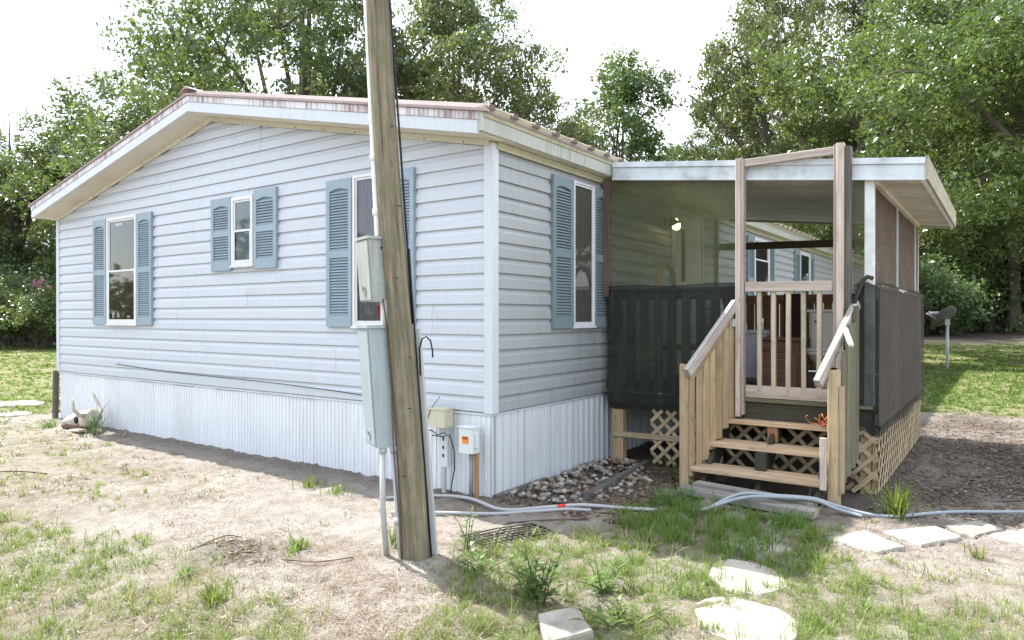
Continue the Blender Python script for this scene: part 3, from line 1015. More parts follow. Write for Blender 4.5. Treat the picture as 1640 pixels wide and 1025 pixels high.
def window(wm, a0, a1, z0, z1, curtain, mid=None, fold=0.006, fw=0.035):
    f = MB()
    wbox(f, wm, a0, a0 + fw, 0.005, 0.060, z0, z1)
    wbox(f, wm, a1 - fw, a1, 0.005, 0.060, z0, z1)
    wbox(f, wm, a0 + fw, a1 - fw, 0.005, 0.058, z1 - fw, z1)
    wbox(f, wm, a0 + fw, a1 - fw, 0.005, 0.058, z0, z0 + fw)
    wbox(f, wm, a0 - 0.015, a1 + 0.015, 0.018, 0.072, z0 - 0.022, z0 - 0.001)
    win = part("window", f, MT['frame'], home)
    s = 0.022
    i0, i1 = a0 + fw + 0.001, a1 - fw - 0.001
    def sash(zz0, zz1, c0, c1):
        m = MB()
        wbox(m, wm, i0, i0 + s, c0, c1, zz0, zz1)
        wbox(m, wm, i1 - s, i1, c0, c1, zz0, zz1)
        wbox(m, wm, i0 + s, i1 - s, c0, c1, zz1 - s, zz1)
        wbox(m, wm, i0 + s, i1 - s, c0, c1, zz0, zz0 + s)
        part("sash", m, MT['frame'], win)
        g = MB()
        cm = (c0 + c1) / 2
        vs_ = [wm(i0 + s, cm, zz0 + s), wm(i1 - s, cm, zz0 + s), wm(i1 - s, cm, zz1 - s), wm(i0 + s, cm, zz1 - s)]
        g._add(vs_, [(0, 1, 2, 3)] if wm is gable_map else [(0, 1, 2, 3)])
        part("pane", g, MT['glass'], win, closed=False)
    if mid:
        sash(mid - 0.012, z1 - fw - 0.001, 0.0365, 0.0460)
        sash(z0 + fw + 0.001, mid + 0.012, 0.0470, 0.0560)
    else:
        sash(z0 + fw + 0.001, z1 - fw - 0.001, 0.0365, 0.0480)
    c = MB()
    def fn(u, v):
        a = i0 + (i1 - i0) * u
        o = 0.0300 + fold * 0.4 * math.sin(a * 70 + 1.3 * math.sin(v * 3))
        return wm(a, o, z0 + fw + (z1 - z0 - 2 * fw) * v)
    c.sheet(fn, 40, 8)
    part("curtain", c, curtain, win, closed=False)
    return win

SLATS = {}
def shutter(wm, a0, a1, z0, z1, mat, split=None, single=True):
    st, c0, c1 = 0.048, 0.020, 0.055
    split = split or (z0 + z1) / 2 - 0.01
    m = MB()
    wbox(m, wm, a0, a0 + st, c0, c1, z0, z1)
    wbox(m, wm, a1 - st, a1, c0, c1, z0, z1)
    wbox(m, wm, a0 + st, a1 - st, c0, c1 - 0.001, z0, z0 + 0.11)
    wbox(m, wm, a0 + st, a1 - st, c0, c1 - 0.001, split - 0.035, split + 0.035)
    wbox(m, wm, a0 + st, a1 - st, c0, c0 + 0.006, z0 + 0.11, split - 0.035)
    wbox(m, wm, a0 + st, a1 - st, c0, c0 + 0.006, split + 0.035, z1 - 0.09)
    # arched top rail
    n = 8
    lo = []
    for i in range(n + 1):
        u = i / n
        lo.append((a0 + st + (a1 - a0 - 2 * st) * u, z1 - 0.112 + 0.024 * math.sin(math.pi * u)))
    poly = lo + [(a1 - st, z1), (a0 + st, z1)]
    if wm is gable_map:
        m.prism(poly, 'y', -c1 + 0.001, -c0)
    else:
        m.prism(poly, 'x', c0, c1 - 0.001)
    sh = part("shutter", m, mat, home)
    L_ = a1 - a0 - 2 * st - 0.002
    key = (round(L_, 3), mat.name)
    ca = (a0 + a1) / 2
    zs = []
    for lo_, hi_ in ((z0 + 0.11, split - 0.035), (split + 0.035, z1 - 0.112)):
        cnt = int((hi_ - lo_) / 0.0275)
        zs += [lo_ + (i + 0.5) * (hi_ - lo_) / cnt for i in range(cnt)]
    if single:
        if key not in SLATS:
            sm = MB().board((-L_ / 2, 0, 0), (L_ / 2, 0, 0), 0.030, 0.006, up=(0, -0.75, 0.66), c=0.002).mesh("slat")
            sm.materials.append(mat)
            SLATS[key] = sm
        for zz in zs:
            o = inst("slat", SLATS[key], sh, wm(ca, 0.040, zz), (0, 0, 0 if wm is gable_map else math.pi / 2))
    else:
        sl = MB()
        for zz in zs:
            if wm is gable_map:
                sl.board((ca - L_ / 2, -0.04, zz), (ca + L_ / 2, -0.04, zz), 0.030, 0.006, up=(0, -0.75, 0.66), c=0.002)
            else:
                sl.board((0.04, ca - L_ / 2, zz), (0.04, ca + L_ / 2, zz), 0.030, 0.006, up=(0.75, 0, 0.66), c=0.002)
        so_ = part("slats", sl, mat, sh)
        so_['kind'] = 'stuff'
    return sh

w1 = window(gable_map, -6.44, -5.665, 1.40, 2.815, MT['curtain_brown'], 2.10)
shutter(gable_map, -6.84, -6.475, 1.385, 2.815, MT['shutter'])
shutter(gable_map, -5.66, -5.30, 1.385, 2.815, MT['shutter'])
st_ = MB().box(-6.24, -6.06, -0.0370, -0.0360, 2.70, 2.735)
part("sticker", st_, MT['paper'], w1)
wire = MB().tube([(-6.33, -0.037, 1.78), (-6.2, -0.037, 1.70), (-6.0, -0.037, 1.68), (-5.9, -0.037, 1.64), (-5.75, -0.037, 1.60)], 0.004, 6)
part("cord", wire, MT['curtain_taupe'], w1)
part("window_ornament", MB().box(-6.33, -6.27, -0.039, -0.034, 1.475, 1.55).box(-5.93, -5.86, -0.039, -0.034, 1.475, 1.51).lathe([(0.035, 0), (0.05, 0.03), (0.015, 0.08)], (-6.17, -0.037, 1.48), 8, 1, 0.08), MT['paper'], w1)
w2 = window(gable_map, -3.582, -3.19, 2.06, 2.815, MT['screen_teal'], 2.44, fold=0.001)
shutter(gable_map, -3.985, -3.60, 2.012, 2.83, MT['shutter'], 2.43)
shutter(gable_map, -3.18, -2.79, 2.012, 2.86, MT['shutter'], 2.44)
w3 = window(gable_map, -1.615, -1.20, 1.405, 2.835, MT['curtain_mauve'], None, fw=0.026)
shutter(gable_map, -1.998, -1.635, 1.395, 2.825, MT['shutter'])
shutter(gable_map, -1.19, -0.83, 1.395, 2.825, MT['shutter'])
part("sticker", MB().box(-1.30, -1.25, -0.0370, -0.0355, 1.50, 1.60), MT['red'], w3)
w4 = window(side_map, 1.262, 1.678, 1.40, 2.815, MT['curtain_taupe'], None, fw=0.016)
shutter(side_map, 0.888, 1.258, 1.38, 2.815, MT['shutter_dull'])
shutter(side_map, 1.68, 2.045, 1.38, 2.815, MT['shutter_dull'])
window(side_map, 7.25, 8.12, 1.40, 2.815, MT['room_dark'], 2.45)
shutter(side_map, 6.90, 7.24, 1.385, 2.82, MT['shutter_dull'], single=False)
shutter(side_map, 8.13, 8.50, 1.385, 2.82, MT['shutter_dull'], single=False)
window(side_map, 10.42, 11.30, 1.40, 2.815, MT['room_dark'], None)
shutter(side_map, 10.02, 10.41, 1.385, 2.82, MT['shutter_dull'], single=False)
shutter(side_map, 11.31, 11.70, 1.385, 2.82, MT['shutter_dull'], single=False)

# front door on the porch
dr = MB().box(0.022, 0.052, 3.86, 4.76, 0.76, 2.80)
door = part("door", dr, MT['door'], home)
fr = MB().box(0.022, 0.062, 3.79, 3.855, 0.76, 2.87).box(0.022, 0.062, 4.765, 4.83, 0.76, 2.87).box(0.022, 0.060, 3.857, 4.763, 2.803, 2.87)
part("door_frame", fr, MT['trim'], door)
part("door_window", MB().box(0.050, 0.058, 4.02, 4.14, 1.95, 2.62), MT['room_dark'], door)
part("handle", MB().lathe([(0.012, 0), (0.012, 0.03), (0.03, 0.04), (0.03, 0.06), (0.01, 0.075)], (0, 0, 0), 12).transform(Matrix.Translation((0.05, 4.68, 1.70)) @ Matrix.Rotation(math.pi / 2, 4, 'Y')), MT['chrome'], door)

# lit bulb lamp by the door
lm = MB().lathe([(0.05, 0), (0.05, 0.02), (0.02, 0.03)], (0, 0, 0), 12).transform(Matrix.Translation((0.018, 3.56, 2.66)) @ Matrix.Rotation(math.pi / 2, 4, 'Y'))
lm.tube([(0.04, 3.56, 2.66), (0.10, 3.56, 2.70), (0.15, 3.56, 2.67)], 0.008, 6)
lamp = part("porch_light", lm, MT['black'], home)
sh_ = MB().lathe([(0.022, 0.10), (0.05, 0.08), (0.075, 0.0), (0.070, 0.0), (0.046, 0.076)], (0, 0, 0), 14).transform(Matrix.Translation((0.16, 3.56, 2.60)) @ Matrix.Rotation(-0.5, 4, 'Y'))
part("lamp_shade", sh_, MT['black'], lamp, closed=False)
mb_, t_, b_ = new_mat("lit_bulb")
b_.inputs['Emission Color'].default_value = (1.0, 0.72, 0.32, 1)
b_.inputs['Emission Strength'].default_value = 5.0
b_.inputs['Base Color'].default_value = (0.9, 0.8, 0.6, 1)
part("bulb", MB().lathe([(0.012, 0.085), (0.02, 0.06), (0.046, 0.03), (0.052, -0.01), (0.04, -0.045), (0.0, -0.06)], (0.17, 3.56, 2.61), 14), mb_, lamp)
# dark tube standing for the shaded gap under a loose low gable course
cb = []
for i in range(16):
    u = i / 15
    cb.append((-6.25 + 5.0 * u, -0.031, 0.862 - 0.122 * u - 0.012 * math.sin(u * math.pi * 2)))
part("cable", MB().tube(cb, 0.004, 6), MT['dark'], home)

# ------------------------------------------------------------------ the porch
DZ = 0.74
porch = thing("porch", "covered wooden porch with green insect screens and shade cloth on its railings", "porch", (1.3, 3.6, 0.0))
px0, px1, py0, py1 = 0.06, 2.58, 1.90, 5.45

dk = MB().box(px0 + 0.02, px1, py0 + 0.03, py0 + 0.07, DZ - 0.20, DZ - 0.032).box(px1 - 0.04, px1 - 0.001, py0 + 0.08, py1, DZ - 0.20, DZ - 0.032).box(px0 + 0.02, px1 - 0.05, py1 - 0.04, py1 - 0.001, DZ - 0.20, DZ - 0.032)
deck = part("deck", dk, MT['dark_wood'], porch)
bdm = MB().board((0.0, 0, 0), (px1 - px0, 0, 0), 0.137, 0.03).mesh("deck_board")
bdm.materials.append(MT['mossy'])
y = py0 + 0.02
while y < py1:
    inst("deck_board", bdm, deck, (px0, y, DZ - 0.016))
    y += 0.141
# legs under the deck
for x, yy in ((0.21, 1.93), (2.53, 1.99), (2.53, 3.7), (2.53, 5.4), (0.21, 5.4)):
    part("leg", MB().board((x, yy, -0.1), (x, yy, DZ - 0.205), 0.12, 0.09, up=(0, 1, 0)), MT['lumber'], porch)

# roof of the porch: pan ceiling, fascias
RY0, RY1, RX0, RX1 = 1.86, 5.56, 0.165, 2.955
def pz(x):
    return 2.905 - (x - RX0) * 0.111
rf = MB().prism([(RX0, pz(RX0) + 0.16), (RX1 - 0.03, pz(RX1) + 0.16), (RX1 - 0.03, pz(RX1) + 0.172), (RX0, pz(RX0) + 0.172)], 'y', RY0 + 0.03, RY1)
proof = part("roof", rf, MT['roof'], porch)
MT['pan'] = painted("porch_ceiling_pan", (0.66, 0.64, 0.55), 0.5, (0.26, 0.22, 0.15), 0.4, 2.0, streak=False, obvar=0.10)
y = RY0 + 0.035
pan = MB().prism([(0, 0.0), (0.004, -0.007), (0.116, -0.007), (0.120, 0.0), (0.120, 0.006), (0, 0.006)], 'x', 0, math.hypot(RX1 - 0.035 - RX0, (RX1 - RX0) * 0.111))
pmm = pan.mesh("ceiling_panel")
pmm.materials.append(MT['pan'])
while y < RY1 - 0.12:
    inst("ceiling_panel", pmm, proof, (RX0, y, pz(RX0) + 0.012), (0, math.atan(0.111), 0))
    y += 0.1215
def fas(d0, d1, y0, y1, x0=RX0, x1=RX1):
    return MB().prism([(x0, pz(x0) + d0), (x1, pz(x1) + d0), (x1, pz(x1) + d1), (x0, pz(x0) + d1)], 'y', y0, y1)
MT['porch_fascia'] = painted("porch_fascia_aluminium", (0.58, 0.62, 0.65), 0.5, (0.22, 0.25, 0.21), 0.6, 4.0, streak=False, spec=0.3)
ff = part("front_fascia", fas(0.0, 0.122, RY0, RY0 + 0.03), MT['porch_fascia'], porch)
part("fascia_lip", fas(0.124, 0.176, RY0 - 0.014, RY0 + 0.03), MT['porch_fascia'], ff)
part("fascia_lip", fas(-0.008, 0.022, RY0 - 0.010, RY0 - 0.001), MT['porch_fascia'], ff)
part("side_fascia", MB().board((RX1 + 0.012, RY0 - 0.012, pz(RX1) + 0.09), (RX1 + 0.012, RY1 + 0.02, pz(RX1) + 0.09), 0.022, 0.19), wood("green_stained_fascia", (0.40, 0.36, 0.28), (0.26, 0.225, 0.165), (0.24, 0.25, 0.17), 0.3), porch, "stained brown side fascia")
part("side_trim", MB().box(RX1 - 0.03, RX1 - 0.001, RY0 + 0.033, RY1, pz(RX1) - 0.012, pz(RX1) + 0.02), MT['pvc_white'], porch)
part("back_fascia", fas(-0.02, 0.172, RY1 + 0.001, RY1 + 0.03), MT['eave_grey'], porch)
part("back_beam", MB().board((0.06, 5.44, 2.50), (2.58, 5.44, 2.44), 0.04, 0.10), MT['brown_board'], porch)
part("side_beam", MB().box(2.545, 2.60, 1.955, 5.50, pz(2.58) - 0.03, pz(2.58) + 0.008), MT['pan'], porch)

# posts
part("wall_post", MB().board((0.088, 1.885, 1.70), (0.078, 1.885, 2.90), 0.036, 0.085, up=(1, 0, 0)), MT['brown_board'], porch, "brown painted post against the wall")
part("wall_post", MB().board((0.05, 5.42, 0.76), (0.05, 5.42, 2.92), 0.075, 0.05, up=(1, 0, 0)), MT['lumber_grey'], porch)
part("corner_post", MB().board((2.545, 1.93, DZ), (2.545, 1.93, pz(2.54) + 0.005), 0.075, 0.06, up=(0, 1, 0)), painted("peeling_white_post", (0.62, 0.64, 0.62), 0.6, (0.2, 0.2, 0.14), 0.6, 4.0, streak=False), porch, "peeling white corner post")
part("corner_post", MB().board((2.55, 5.42, 0.0), (2.55, 5.42, pz(2.55) - 0.03), 0.08, 0.08, up=(0, 1, 0)), MT['lumber_grey'], porch)
GY = 1.80
part("gate_post", MB().board((1.485, GY, 0.58), (1.485, GY, 2.935), 0.046, 0.085, up=(0, 1, 0)), MT['lumber_grey'], porch)
part("gate_post", MB().board((1.524, GY - 0.004, 0.60), (1.524, GY - 0.004, 2.925), 0.028, 0.07, up=(0, 1, 0)), MT['lumber_grey'], porch)
part("gate_post", MB().board((2.300, GY, 0.62), (2.300, GY, 2.945), 0.020, 0.080, up=(0, 1, 0)), MT['lumber_grey'], porch)
part("gate_post", MB().board((2.342, GY - 0.004, 0.62), (2.342, GY - 0.004, 2.955), 0.060, 0.085, up=(0, 1, 0)), MT['lumber_grey'], porch)
part("gate_post", MB().board((2.398, GY + 0.03, 0.50), (2.398, GY + 0.03, 2.925), 0.045, 0.09, up=(0, 1, 0)), MT['grey_board'], porch, "dark weathered post behind the gate post")
part("top_rail", MB().board((1.54, GY, 2.888), (2.288, GY, 2.90), 0.045, 0.068), MT['lumber_grey'], porch)
# gate
gt = MB().board((1.545, GY - 0.002, 1.762), (2.284, GY - 0.002, 1.752), 0.045, 0.088)
gate = part("gate", gt, MT['lumber_grey'], porch)
part("bottom_rail", MB().board((1.545, GY + 0.02, 0.812), (2.284, GY + 0.02, 0.812), 0.045, 0.11), MT['lumber_grey'], gate)
blm = MB().board((0, 0, -0.46), (0, 0, 0.46), 0.040, 0.034, up=(0, 1, 0)).mesh("baluster")
blm.materials.append(wood("gate_baluster_wood", (0.56, 0.48, 0.37), (0.40, 0.33, 0.24), (0.2, 0.2, 0.12), 0.25))
for x in (1.667, 1.792, 1.915, 2.046, 2.173):
    inst("baluster", blm, gate, (x + random.uniform(-.004, .004), GY + 0.012, 1.275), (0, random.uniform(-0.006, 0.006), 0))
part("latch", MB().box(1.44, 1.47, GY - 0.055, GY - 0.044, 1.40, 1.47), MT['galv'], porch)

# railings behind the cloth, each board of its own
def railing(p0, p1, n, z0, z1, mat, bw=0.088):
    p0, p1 = Vector(p0), Vector(p1)
    d = (p1 - p0).normalized()
    sidev = d.cross(Vector((0, 0, 1)))
    r = MB().board((p0.x, p0.y, z1), (p1.x, p1.y, z1), 0.10, 0.035).board((p0.x, p0.y, z1 - 0.06), (p1.x, p1.y, z1 - 0.06), 0.03, 0.08).board((p0.x, p0.y, z0 + 0.05), (p1.x, p1.y, z0 + 0.05), 0.03, 0.08)
    ra = part("railing", r, mat, porch)
    bm_ = MB().board((0, 0, z0), (0, 0, z1 - 0.02), bw, 0.02, up=tuple(sidev)).mesh("railing_board")
    bm_.materials.append(mat)
    for i in range(n):
        q = p0 + (p1 - p0) * ((i + 0.5) / n) - sidev * (-0.028)
        inst("railing_board", bm_, ra, (q.x, q.y, 0), (0, 0, 0))
    return ra
railing((0.14, 1.93, 0), (1.45, 1.93, 0), 9, 0.62, 1.76, MT['mossy'])
railing((2.45, 1.95, 0), (2.58, 1.95, 0), 1, 0.60, 1.74, MT['mossy'])
railing((2.585, 1.99, 0), (2.585, 5.42, 0), 22, 0.56, 1.74, MT['lumber_grey'], 0.11)
railing((2.50, 5.42, 0), (0.12, 5.42, 0), 21, 0.76, 1.77, MT['orange_wood'], 0.10)
part("light_block_board", MB().box(0.1, 2.56, 5.452, 5.472, -0.05, DZ - 0.03), MT['dark_wood'], porch)  # unseen panel added to keep light out from under the deck

# screens and shade cloth
part("front_screen", MB().prism([(0.085, 1.78), (1.462, 1.78), (1.462, pz(1.46) + 0.0), (0.165, pz(0.165)), (0.085, 2.89)], 'y', 1.905, 1.908), MT['green_screen'], porch)
part("front_screen", MB().prism([(2.422, 1.76), (2.506, 1.76), (2.506, pz(2.5)), (2.422, pz(2.42))], 'y', 1.905, 1.908), MT['green_screen'], porch)
part("side_screen", MB().box(2.560, 2.563, 1.97, 3.47, 1.765, pz(2.58) - 0.032), MT['brown_screen'], porch)
part("side_screen", MB().box(2.560, 2.563, 3.51, 5.375, 1.765, pz(2.58) - 0.032), MT['brown_screen'], porch)
part("batten", MB().board((2.572, 3.49, 1.77), (2.572, 3.49, pz(2.58) - 0.034), 0.024, 0.02, up=(1, 0, 0)), MT['trim'], porch)
part("batten", MB().board((2.572, 5.19, 1.77), (2.572, 5.19, pz(2.58) - 0.034), 0.024, 0.02, up=(1, 0, 0)), MT['trim'], porch)
part("back_screen", MB().box(2.52, 2.523, 1.97, 2.0, 1.0, 1.7), MT['brown_screen'], porch)

def cloth_sheet(prof_fn, n1, n2):
    return MB().sheet(prof_fn, n1, n2)
def front_cloth(u, v):
    x = 0.075 + (1.462 - 0.075) * u
    top, bot = 1.80 + 0.008 * math.sin(u * 9), 0.585 + 0.02 * math.sin(u * 5 + 1)
    if v > 0.93:       # folded over the top rail
        k = (v - 0.93) / 0.07
        return (x, 1.868 + 0.10 * k, top + 0.006 * math.sin(k * 3))
    k = v / 0.93
    sag = 0.030 * math.exp(-((k - 0.04) / 0.12) ** 2) + 0.012 * math.sin(u * 23 + k * 4) * math.exp(-k * 2.2) + 0.006 * math.sin(u * 41 - k * 6)
    if u < 0.04:       # wraps in at the wall
        sag -= (0.04 - u) * 1.5
    lift = 0.05 * max(0, 0.05 - u) / 0.05
    return (x, 1.862 - sag - 0.004, bot + lift + (top - bot) * k)
part("shade_cloth", cloth_sheet(front_cloth, 60, 40), MT['black_mesh'], porch, "black shade cloth on the front railing", closed=False)
def corner_cloth(u, v):
    k = min(v / 0.95, 1.0)
    z = 0.50 + 0.03 * math.sin(u * 4) + (1.775 - 0.52) * k
    x = 2.425 + 0.20 * u
    yy = 1.872 - 0.012 * math.sin(u * 7 + v * 5) * (1 - v) + 0.02 * max(0, u - .85) / .15
    if v > 0.95:
        yy += 0.10 * (v - 0.95) / 0.05
    return (x, yy, z)
part("shade_cloth", cloth_sheet(corner_cloth, 14, 24), MT['black_mesh'], porch, "black shade cloth on the corner", closed=False)
def side_cloth(u, v):
    k = min(v / 0.95, 1.0)
    yy = 1.895 + (5.50 - 1.895) * u
    x = 2.652 + 0.005 * math.sin(yy * 21 + v * 2) + 0.008 * math.sin(yy * 5.3) - 0.02 * max(0, 0.02 - u) / .02
    z = 0.49 + 0.02 * math.sin(yy * 3.1) + (1.765 - 0.49) * k
    if v > 0.95:
        x -= 0.10 * (v - 0.95) / 0.05
    return (x, yy, z)
part("shade_cloth", cloth_sheet(side_cloth, 90, 24), MT['brown_mesh'], porch, "brown grey shade cloth on the long side", closed=False)

# lattice, strip by strip
def clip_line(a0, a1, b0, b1, off, sgn):
    """line b = sgn*(a - off) clipped to the rectangle"""
    pts = []
    for a in (a0, a1):
        b = sgn * (a - off)
        if b0 - 1e-9 <= b <= b1 + 1e-9:
            pts.append((a, b))
    for b in (b0, b1):
        a = off + sgn * b
        if a0 - 1e-9 <= a <= a1 + 1e-9:
            pts.append((a, b))
    if len(pts) < 2:
        return None
    pts.sort()
    p, q = pts[0], pts[-1]
    if abs(p[0] - q[0]) < 0.04:
        return None
    return p, q
def lattice(plane, c, a0, a1, b0, b1, step, w=0.036, ragged=False, name="lattice"):
    fr_ = MB()
    if plane == 'y':
        fr_.board((a0, c + 0.02, b1 - 0.03), (a1, c + 0.02, b1 - 0.03), 0.02, 0.05)
    else:
        fr_.board((c - 0.02, a0, b1 - 0.03), (c - 0.02, a1, b1 - 0.03), 0.02, 0.05)
    la = part(name, fr_, MT['dark_wood'], porch)
    for sgn, dd in ((1, 0.0), (-1, 0.009)):
        off = a0 - (b1 - b0) - 0.2
        while off < a1 + (b1 - b0) + 0.8:
            cl = clip_line(a0, a1, b0, b1, off, sgn)
            off += step
            if not cl:
                continue
            (p, q), (r, s) = cl
            if ragged and random.random() < 0.12:
                continue
            e = MB()
            if plane == 'y':
                e.board((p, c + dd, q), (r, c + dd, s), w, 0.007, up=(0, 1, 0), c=0.0015)
            else:
                e.board((c - dd, p, q), (c - dd, r, s), w, 0.007, up=(1, 0, 0), c=0.0015)
            part("lattice_strip", e, MT['lattice'], la)
lattice('y', 1.885, 0.58, 1.30, 0.03, 0.56, 0.145)
lattice('y', 1.960, 1.32, 2.42, 0.00, 0.52, 0.16, ragged=True)
lattice('y', 1.895, 2.42, 2.60, 0.00, 0.55, 0.15)
lattice('x', 2.615, 1.90, 5.45, 0.00, 0.50, 0.172, 0.032)
part("brace", MB().board((0.17, 1.875, 0.285), (0.95, 1.875, 0.295), 0.012, 0.055, up=(0, 0, 1)), MT['lattice'], porch)

# ------------------------------------------------------------------ wooden steps
steps = thing("wooden_steps", "weathered three tread wooden steps with handrails up to the porch gate", "steps", (1.8, 1.5, 0.0))
for (x0, x1, yf, zt) in ((1.245, 2.325, 1.225, 0.185), (1.285, 2.30, 1.475, 0.372), (1.320, 2.285, 1.715, 0.556)):
    part("tread", MB().board((x0, yf + 0.07, zt - 0.02), (x1, yf + 0.07, zt - 0.02), 0.138, 0.040), MT['tread'], steps)
    part("tread", MB().board((x0 + 0.005, yf + 0.213, zt - 0.02), (x1 - 0.005, yf + 0.213, zt - 0.02), 0.138, 0.040), MT['tread'], steps)
nail_me = MB().lathe([(0.0055, -0.001), (0.0055, 0.0016), (0.002, 0.0022)], (0, 0, 0), 7).mesh("nail")
nail_me.materials.append(MT['dark'])
for (x0, x1, yf, zt) in ((1.245, 2.325, 1.225, 0.185), (1.285, 2.30, 1.475, 0.372), (1.320, 2.285, 1.715, 0.556)):
    for x in (1.335, 1.81, 2.262):
        for dy in (0.03, 0.11, 0.17, 0.25):
            inst("nail", nail_me, steps, (x + random.uniform(-.012, .012), yf + dy, zt))
for x in (1.335, 1.80, 2.265):
    part("stringer", MB().board((x, 1.30, -0.02), (x, 1.93, 0.50), 0.04, 0.18), MT['dark_wood'], steps)
part("support_leg", MB().board((1.79, 1.42, -0.05), (1.79, 1.42, 0.33), 0.09, 0.06, up=(0, 1, 0)), MT['dark_wood'], steps)
part("cleat", MB().board((1.80, 1.76, 0.38), (1.80, 1.76, 0.512), 0.09, 0.05, up=(0, 1, 0)), MT['orange_wood'], steps)
part("sill_board", MB().board((1.33, 1.845, 0.63), (2.30, 1.845, 0.63), 0.03, 0.17), MT['dark_wood'], steps)
part("nosing", MB().board((1.32, 1.855, 0.735), (2.32, 1.855, 0.735), 0.12, 0.035), MT['mossy'], steps)
# newel posts, each built of a post and an outer board
for (x, yy, zt) in ((1.175, 1.285, 1.075), (2.375, 1.36, 1.07)):
    p = MB().board((x, yy, -0.12), (x, yy, zt), 0.085, 0.085, up=(0, 1, 0), c=0.006)
    nw = part("newel_post", p, MT['lumber'], steps)
    part("newel_face", MB().board((x + 0.062 if x < 2 else x + 0.058, yy - 0.012, 0.10), (x + 0.062 if x < 2 else x + 0.058, yy - 0.012, zt - 0.13), 0.032, 0.07, up=(0, 1, 0)), MT['lumber'], nw)
    part("post_cap_hole", MB().lathe([(0.022, 0), (0.018, 0.012), (0.026, 0.018)], (x, yy, zt - 0.004), 9), MT['dark'], nw)
part("spacer_board", MB().board((2.325, 1.20, 0.14), (2.325, 1.20, 0.545), 0.048, 0.03, up=(0, 1, 0)), MT['lumber_grey'], steps)
def handrail(p0, p1, nm="handrail"):
    return part(nm, MB().board(p0, p1, 0.05, 0.085, c=0.006), MT['rail_white'], steps)
handrail((1.235, 1.17, 1.005), (1.455, 1.79, 1.615))
handrail((2.285, 1.20, 0.965), (2.455, 1.86, 1.60))
part("rail_board", MB().board((1.225, 1.22, 0.965), (1.425, 1.78, 1.515), 0.03, 0.11), MT['lumber'], steps)
# boards closing the left side
for i in range(6):
    u = (i + 0.35) / 6
    x, yy = 1.255 + 0.20 * u, 1.34 + 0.47 * u
    zt, zb = 1.02 + 0.50 * u, 0.10 + 0.52 * u
    part("side_board", MB().board((x, yy, zb), (x, yy, zt), 0.085, 0.018, up=(1, -0.25, 0)), MT['lumber'], steps)
for i, (x, yy, zb, zt) in enumerate(((2.43, 1.44, 0.16, 1.22), (2.447, 1.54, 0.2, 1.33), (2.462, 1.64, 0.25, 1.44), (2.472, 1.74, 0.3, 1.58))):
    part("side_board", MB().board((x, yy, zb), (x, yy, zt), 0.092, 0.018, up=(1, -0.2, 0)), MT['mossy'], steps, "green mossy side board")

# planks lying before the steps
zz = G(1.8, 0.9)
o = part("weathered_plank", MB().board((1.255, 0.985, zz + 0.05), (2.345, 0.845, zz + 0.045), 0.15, 0.055), MT['plank'], None, origin=(1.8, 0.9, zz))
tag(o, "bleached timber lying nearest the grass below the bottom step", "plank")
o = part("weathered_plank", MB().board((1.32, 1.145, zz + 0.055), (2.30, 1.035, zz + 0.05), 0.12, 0.07), MT['plank'], None, origin=(1.8, 1.1, zz))
tag(o, "bleached timber lying behind another, tucked under the bottom step", "plank")
o = part("white_pipe", MB().tube([(2.415, 1.60, 1.385), (2.49, 1.40, 1.265)], 0.021, 14), MT['pvc_white'], None, origin=(2.42, 1.6, 1.3))
tag(o, "short white plastic pipe sticking out beside the right handrail", "pipe")
ro = MB()
for i in range(5):
    a = [(2.24 + 0.02 * math.sin(i * 3 + j) + 0.010 * j * (i % 3 - 1), 1.66 + 0.015 * math.cos(i * 2 + j * 2), 0.566 + 0.024 * j * (0.6 + 0.07 * i)) for j in range(6)]
    ro.tube(a, 0.0045, 5)
ro.tube([(2.24, 1.64, 0.57), (2.19, 1.62, 0.59), (2.14, 1.60, 0.60), (2.10, 1.60, 0.645), (2.125, 1.61, 0.66)], 0.004, 5)
o = part("orange_cord", ro, MT['fabric_orange'], None, origin=(2.25, 1.66, 0.57))
tag(o, "frayed orange cord bunched on the top step", "cord")
o = part("black_hose", MB().tube([(2.445, 1.80, 1.60), (2.47, 1.85, 1.70), (2.50, 1.86, 1.79), (2.54, 1.84, 1.825), (2.58, 1.86, 1.81)], 0.018, 8), MT['dark_wood'], None, origin=(2.45, 1.8, 1.6))
tag(o, "dark hose draped over the railing at the porch corner", "hose")

# ------------------------------------------------------------------ things on the porch
tl = thing("toilet", "old pinkish white toilet standing on the porch", "toilet", (1.99, 3.05, DZ))
tx, ty = 1.99, 3.05
part("bowl", MB().lathe([(0.13, 0.0), (0.125, 0.10), (0.10, 0.20), (0.13, 0.28), (0.19, 0.36), (0.205, 0.40), (0.17, 0.40), (0.10, 0.33)], (tx, ty, DZ), 22, 0.95, 1.25), MT['ceramic'], tl)
part("seat", MB().lathe([(0.12, 0.402), (0.205, 0.402), (0.212, 0.412), (0.205, 0.425), (0.02, 0.430)], (tx, ty, DZ), 22, 0.95, 1.25), MT['ceramic'], tl)
tk = MB().board((tx, ty + 0.29, DZ + 0.40), (tx, ty + 0.29, DZ + 0.79), 0.44, 0.18, up=(0, 1, 0), c=0.03)
tank = part("tank", tk, MT['ceramic'], tl)
part("tank_lid", MB().board((tx - 0.235, ty + 0.29, DZ + 0.808), (tx + 0.235, ty + 0.29, DZ + 0.808), 0.21, 0.034, c=0.012), MT['ceramic'], tank)
part("lever", MB().tube([(tx - 0.15, ty + 0.195, DZ + 0.70), (tx - 0.15, ty + 0.17, DZ + 0.70), (tx - 0.08, ty + 0.165, DZ + 0.695)], 0.011, 7), MT['chrome'], tank)

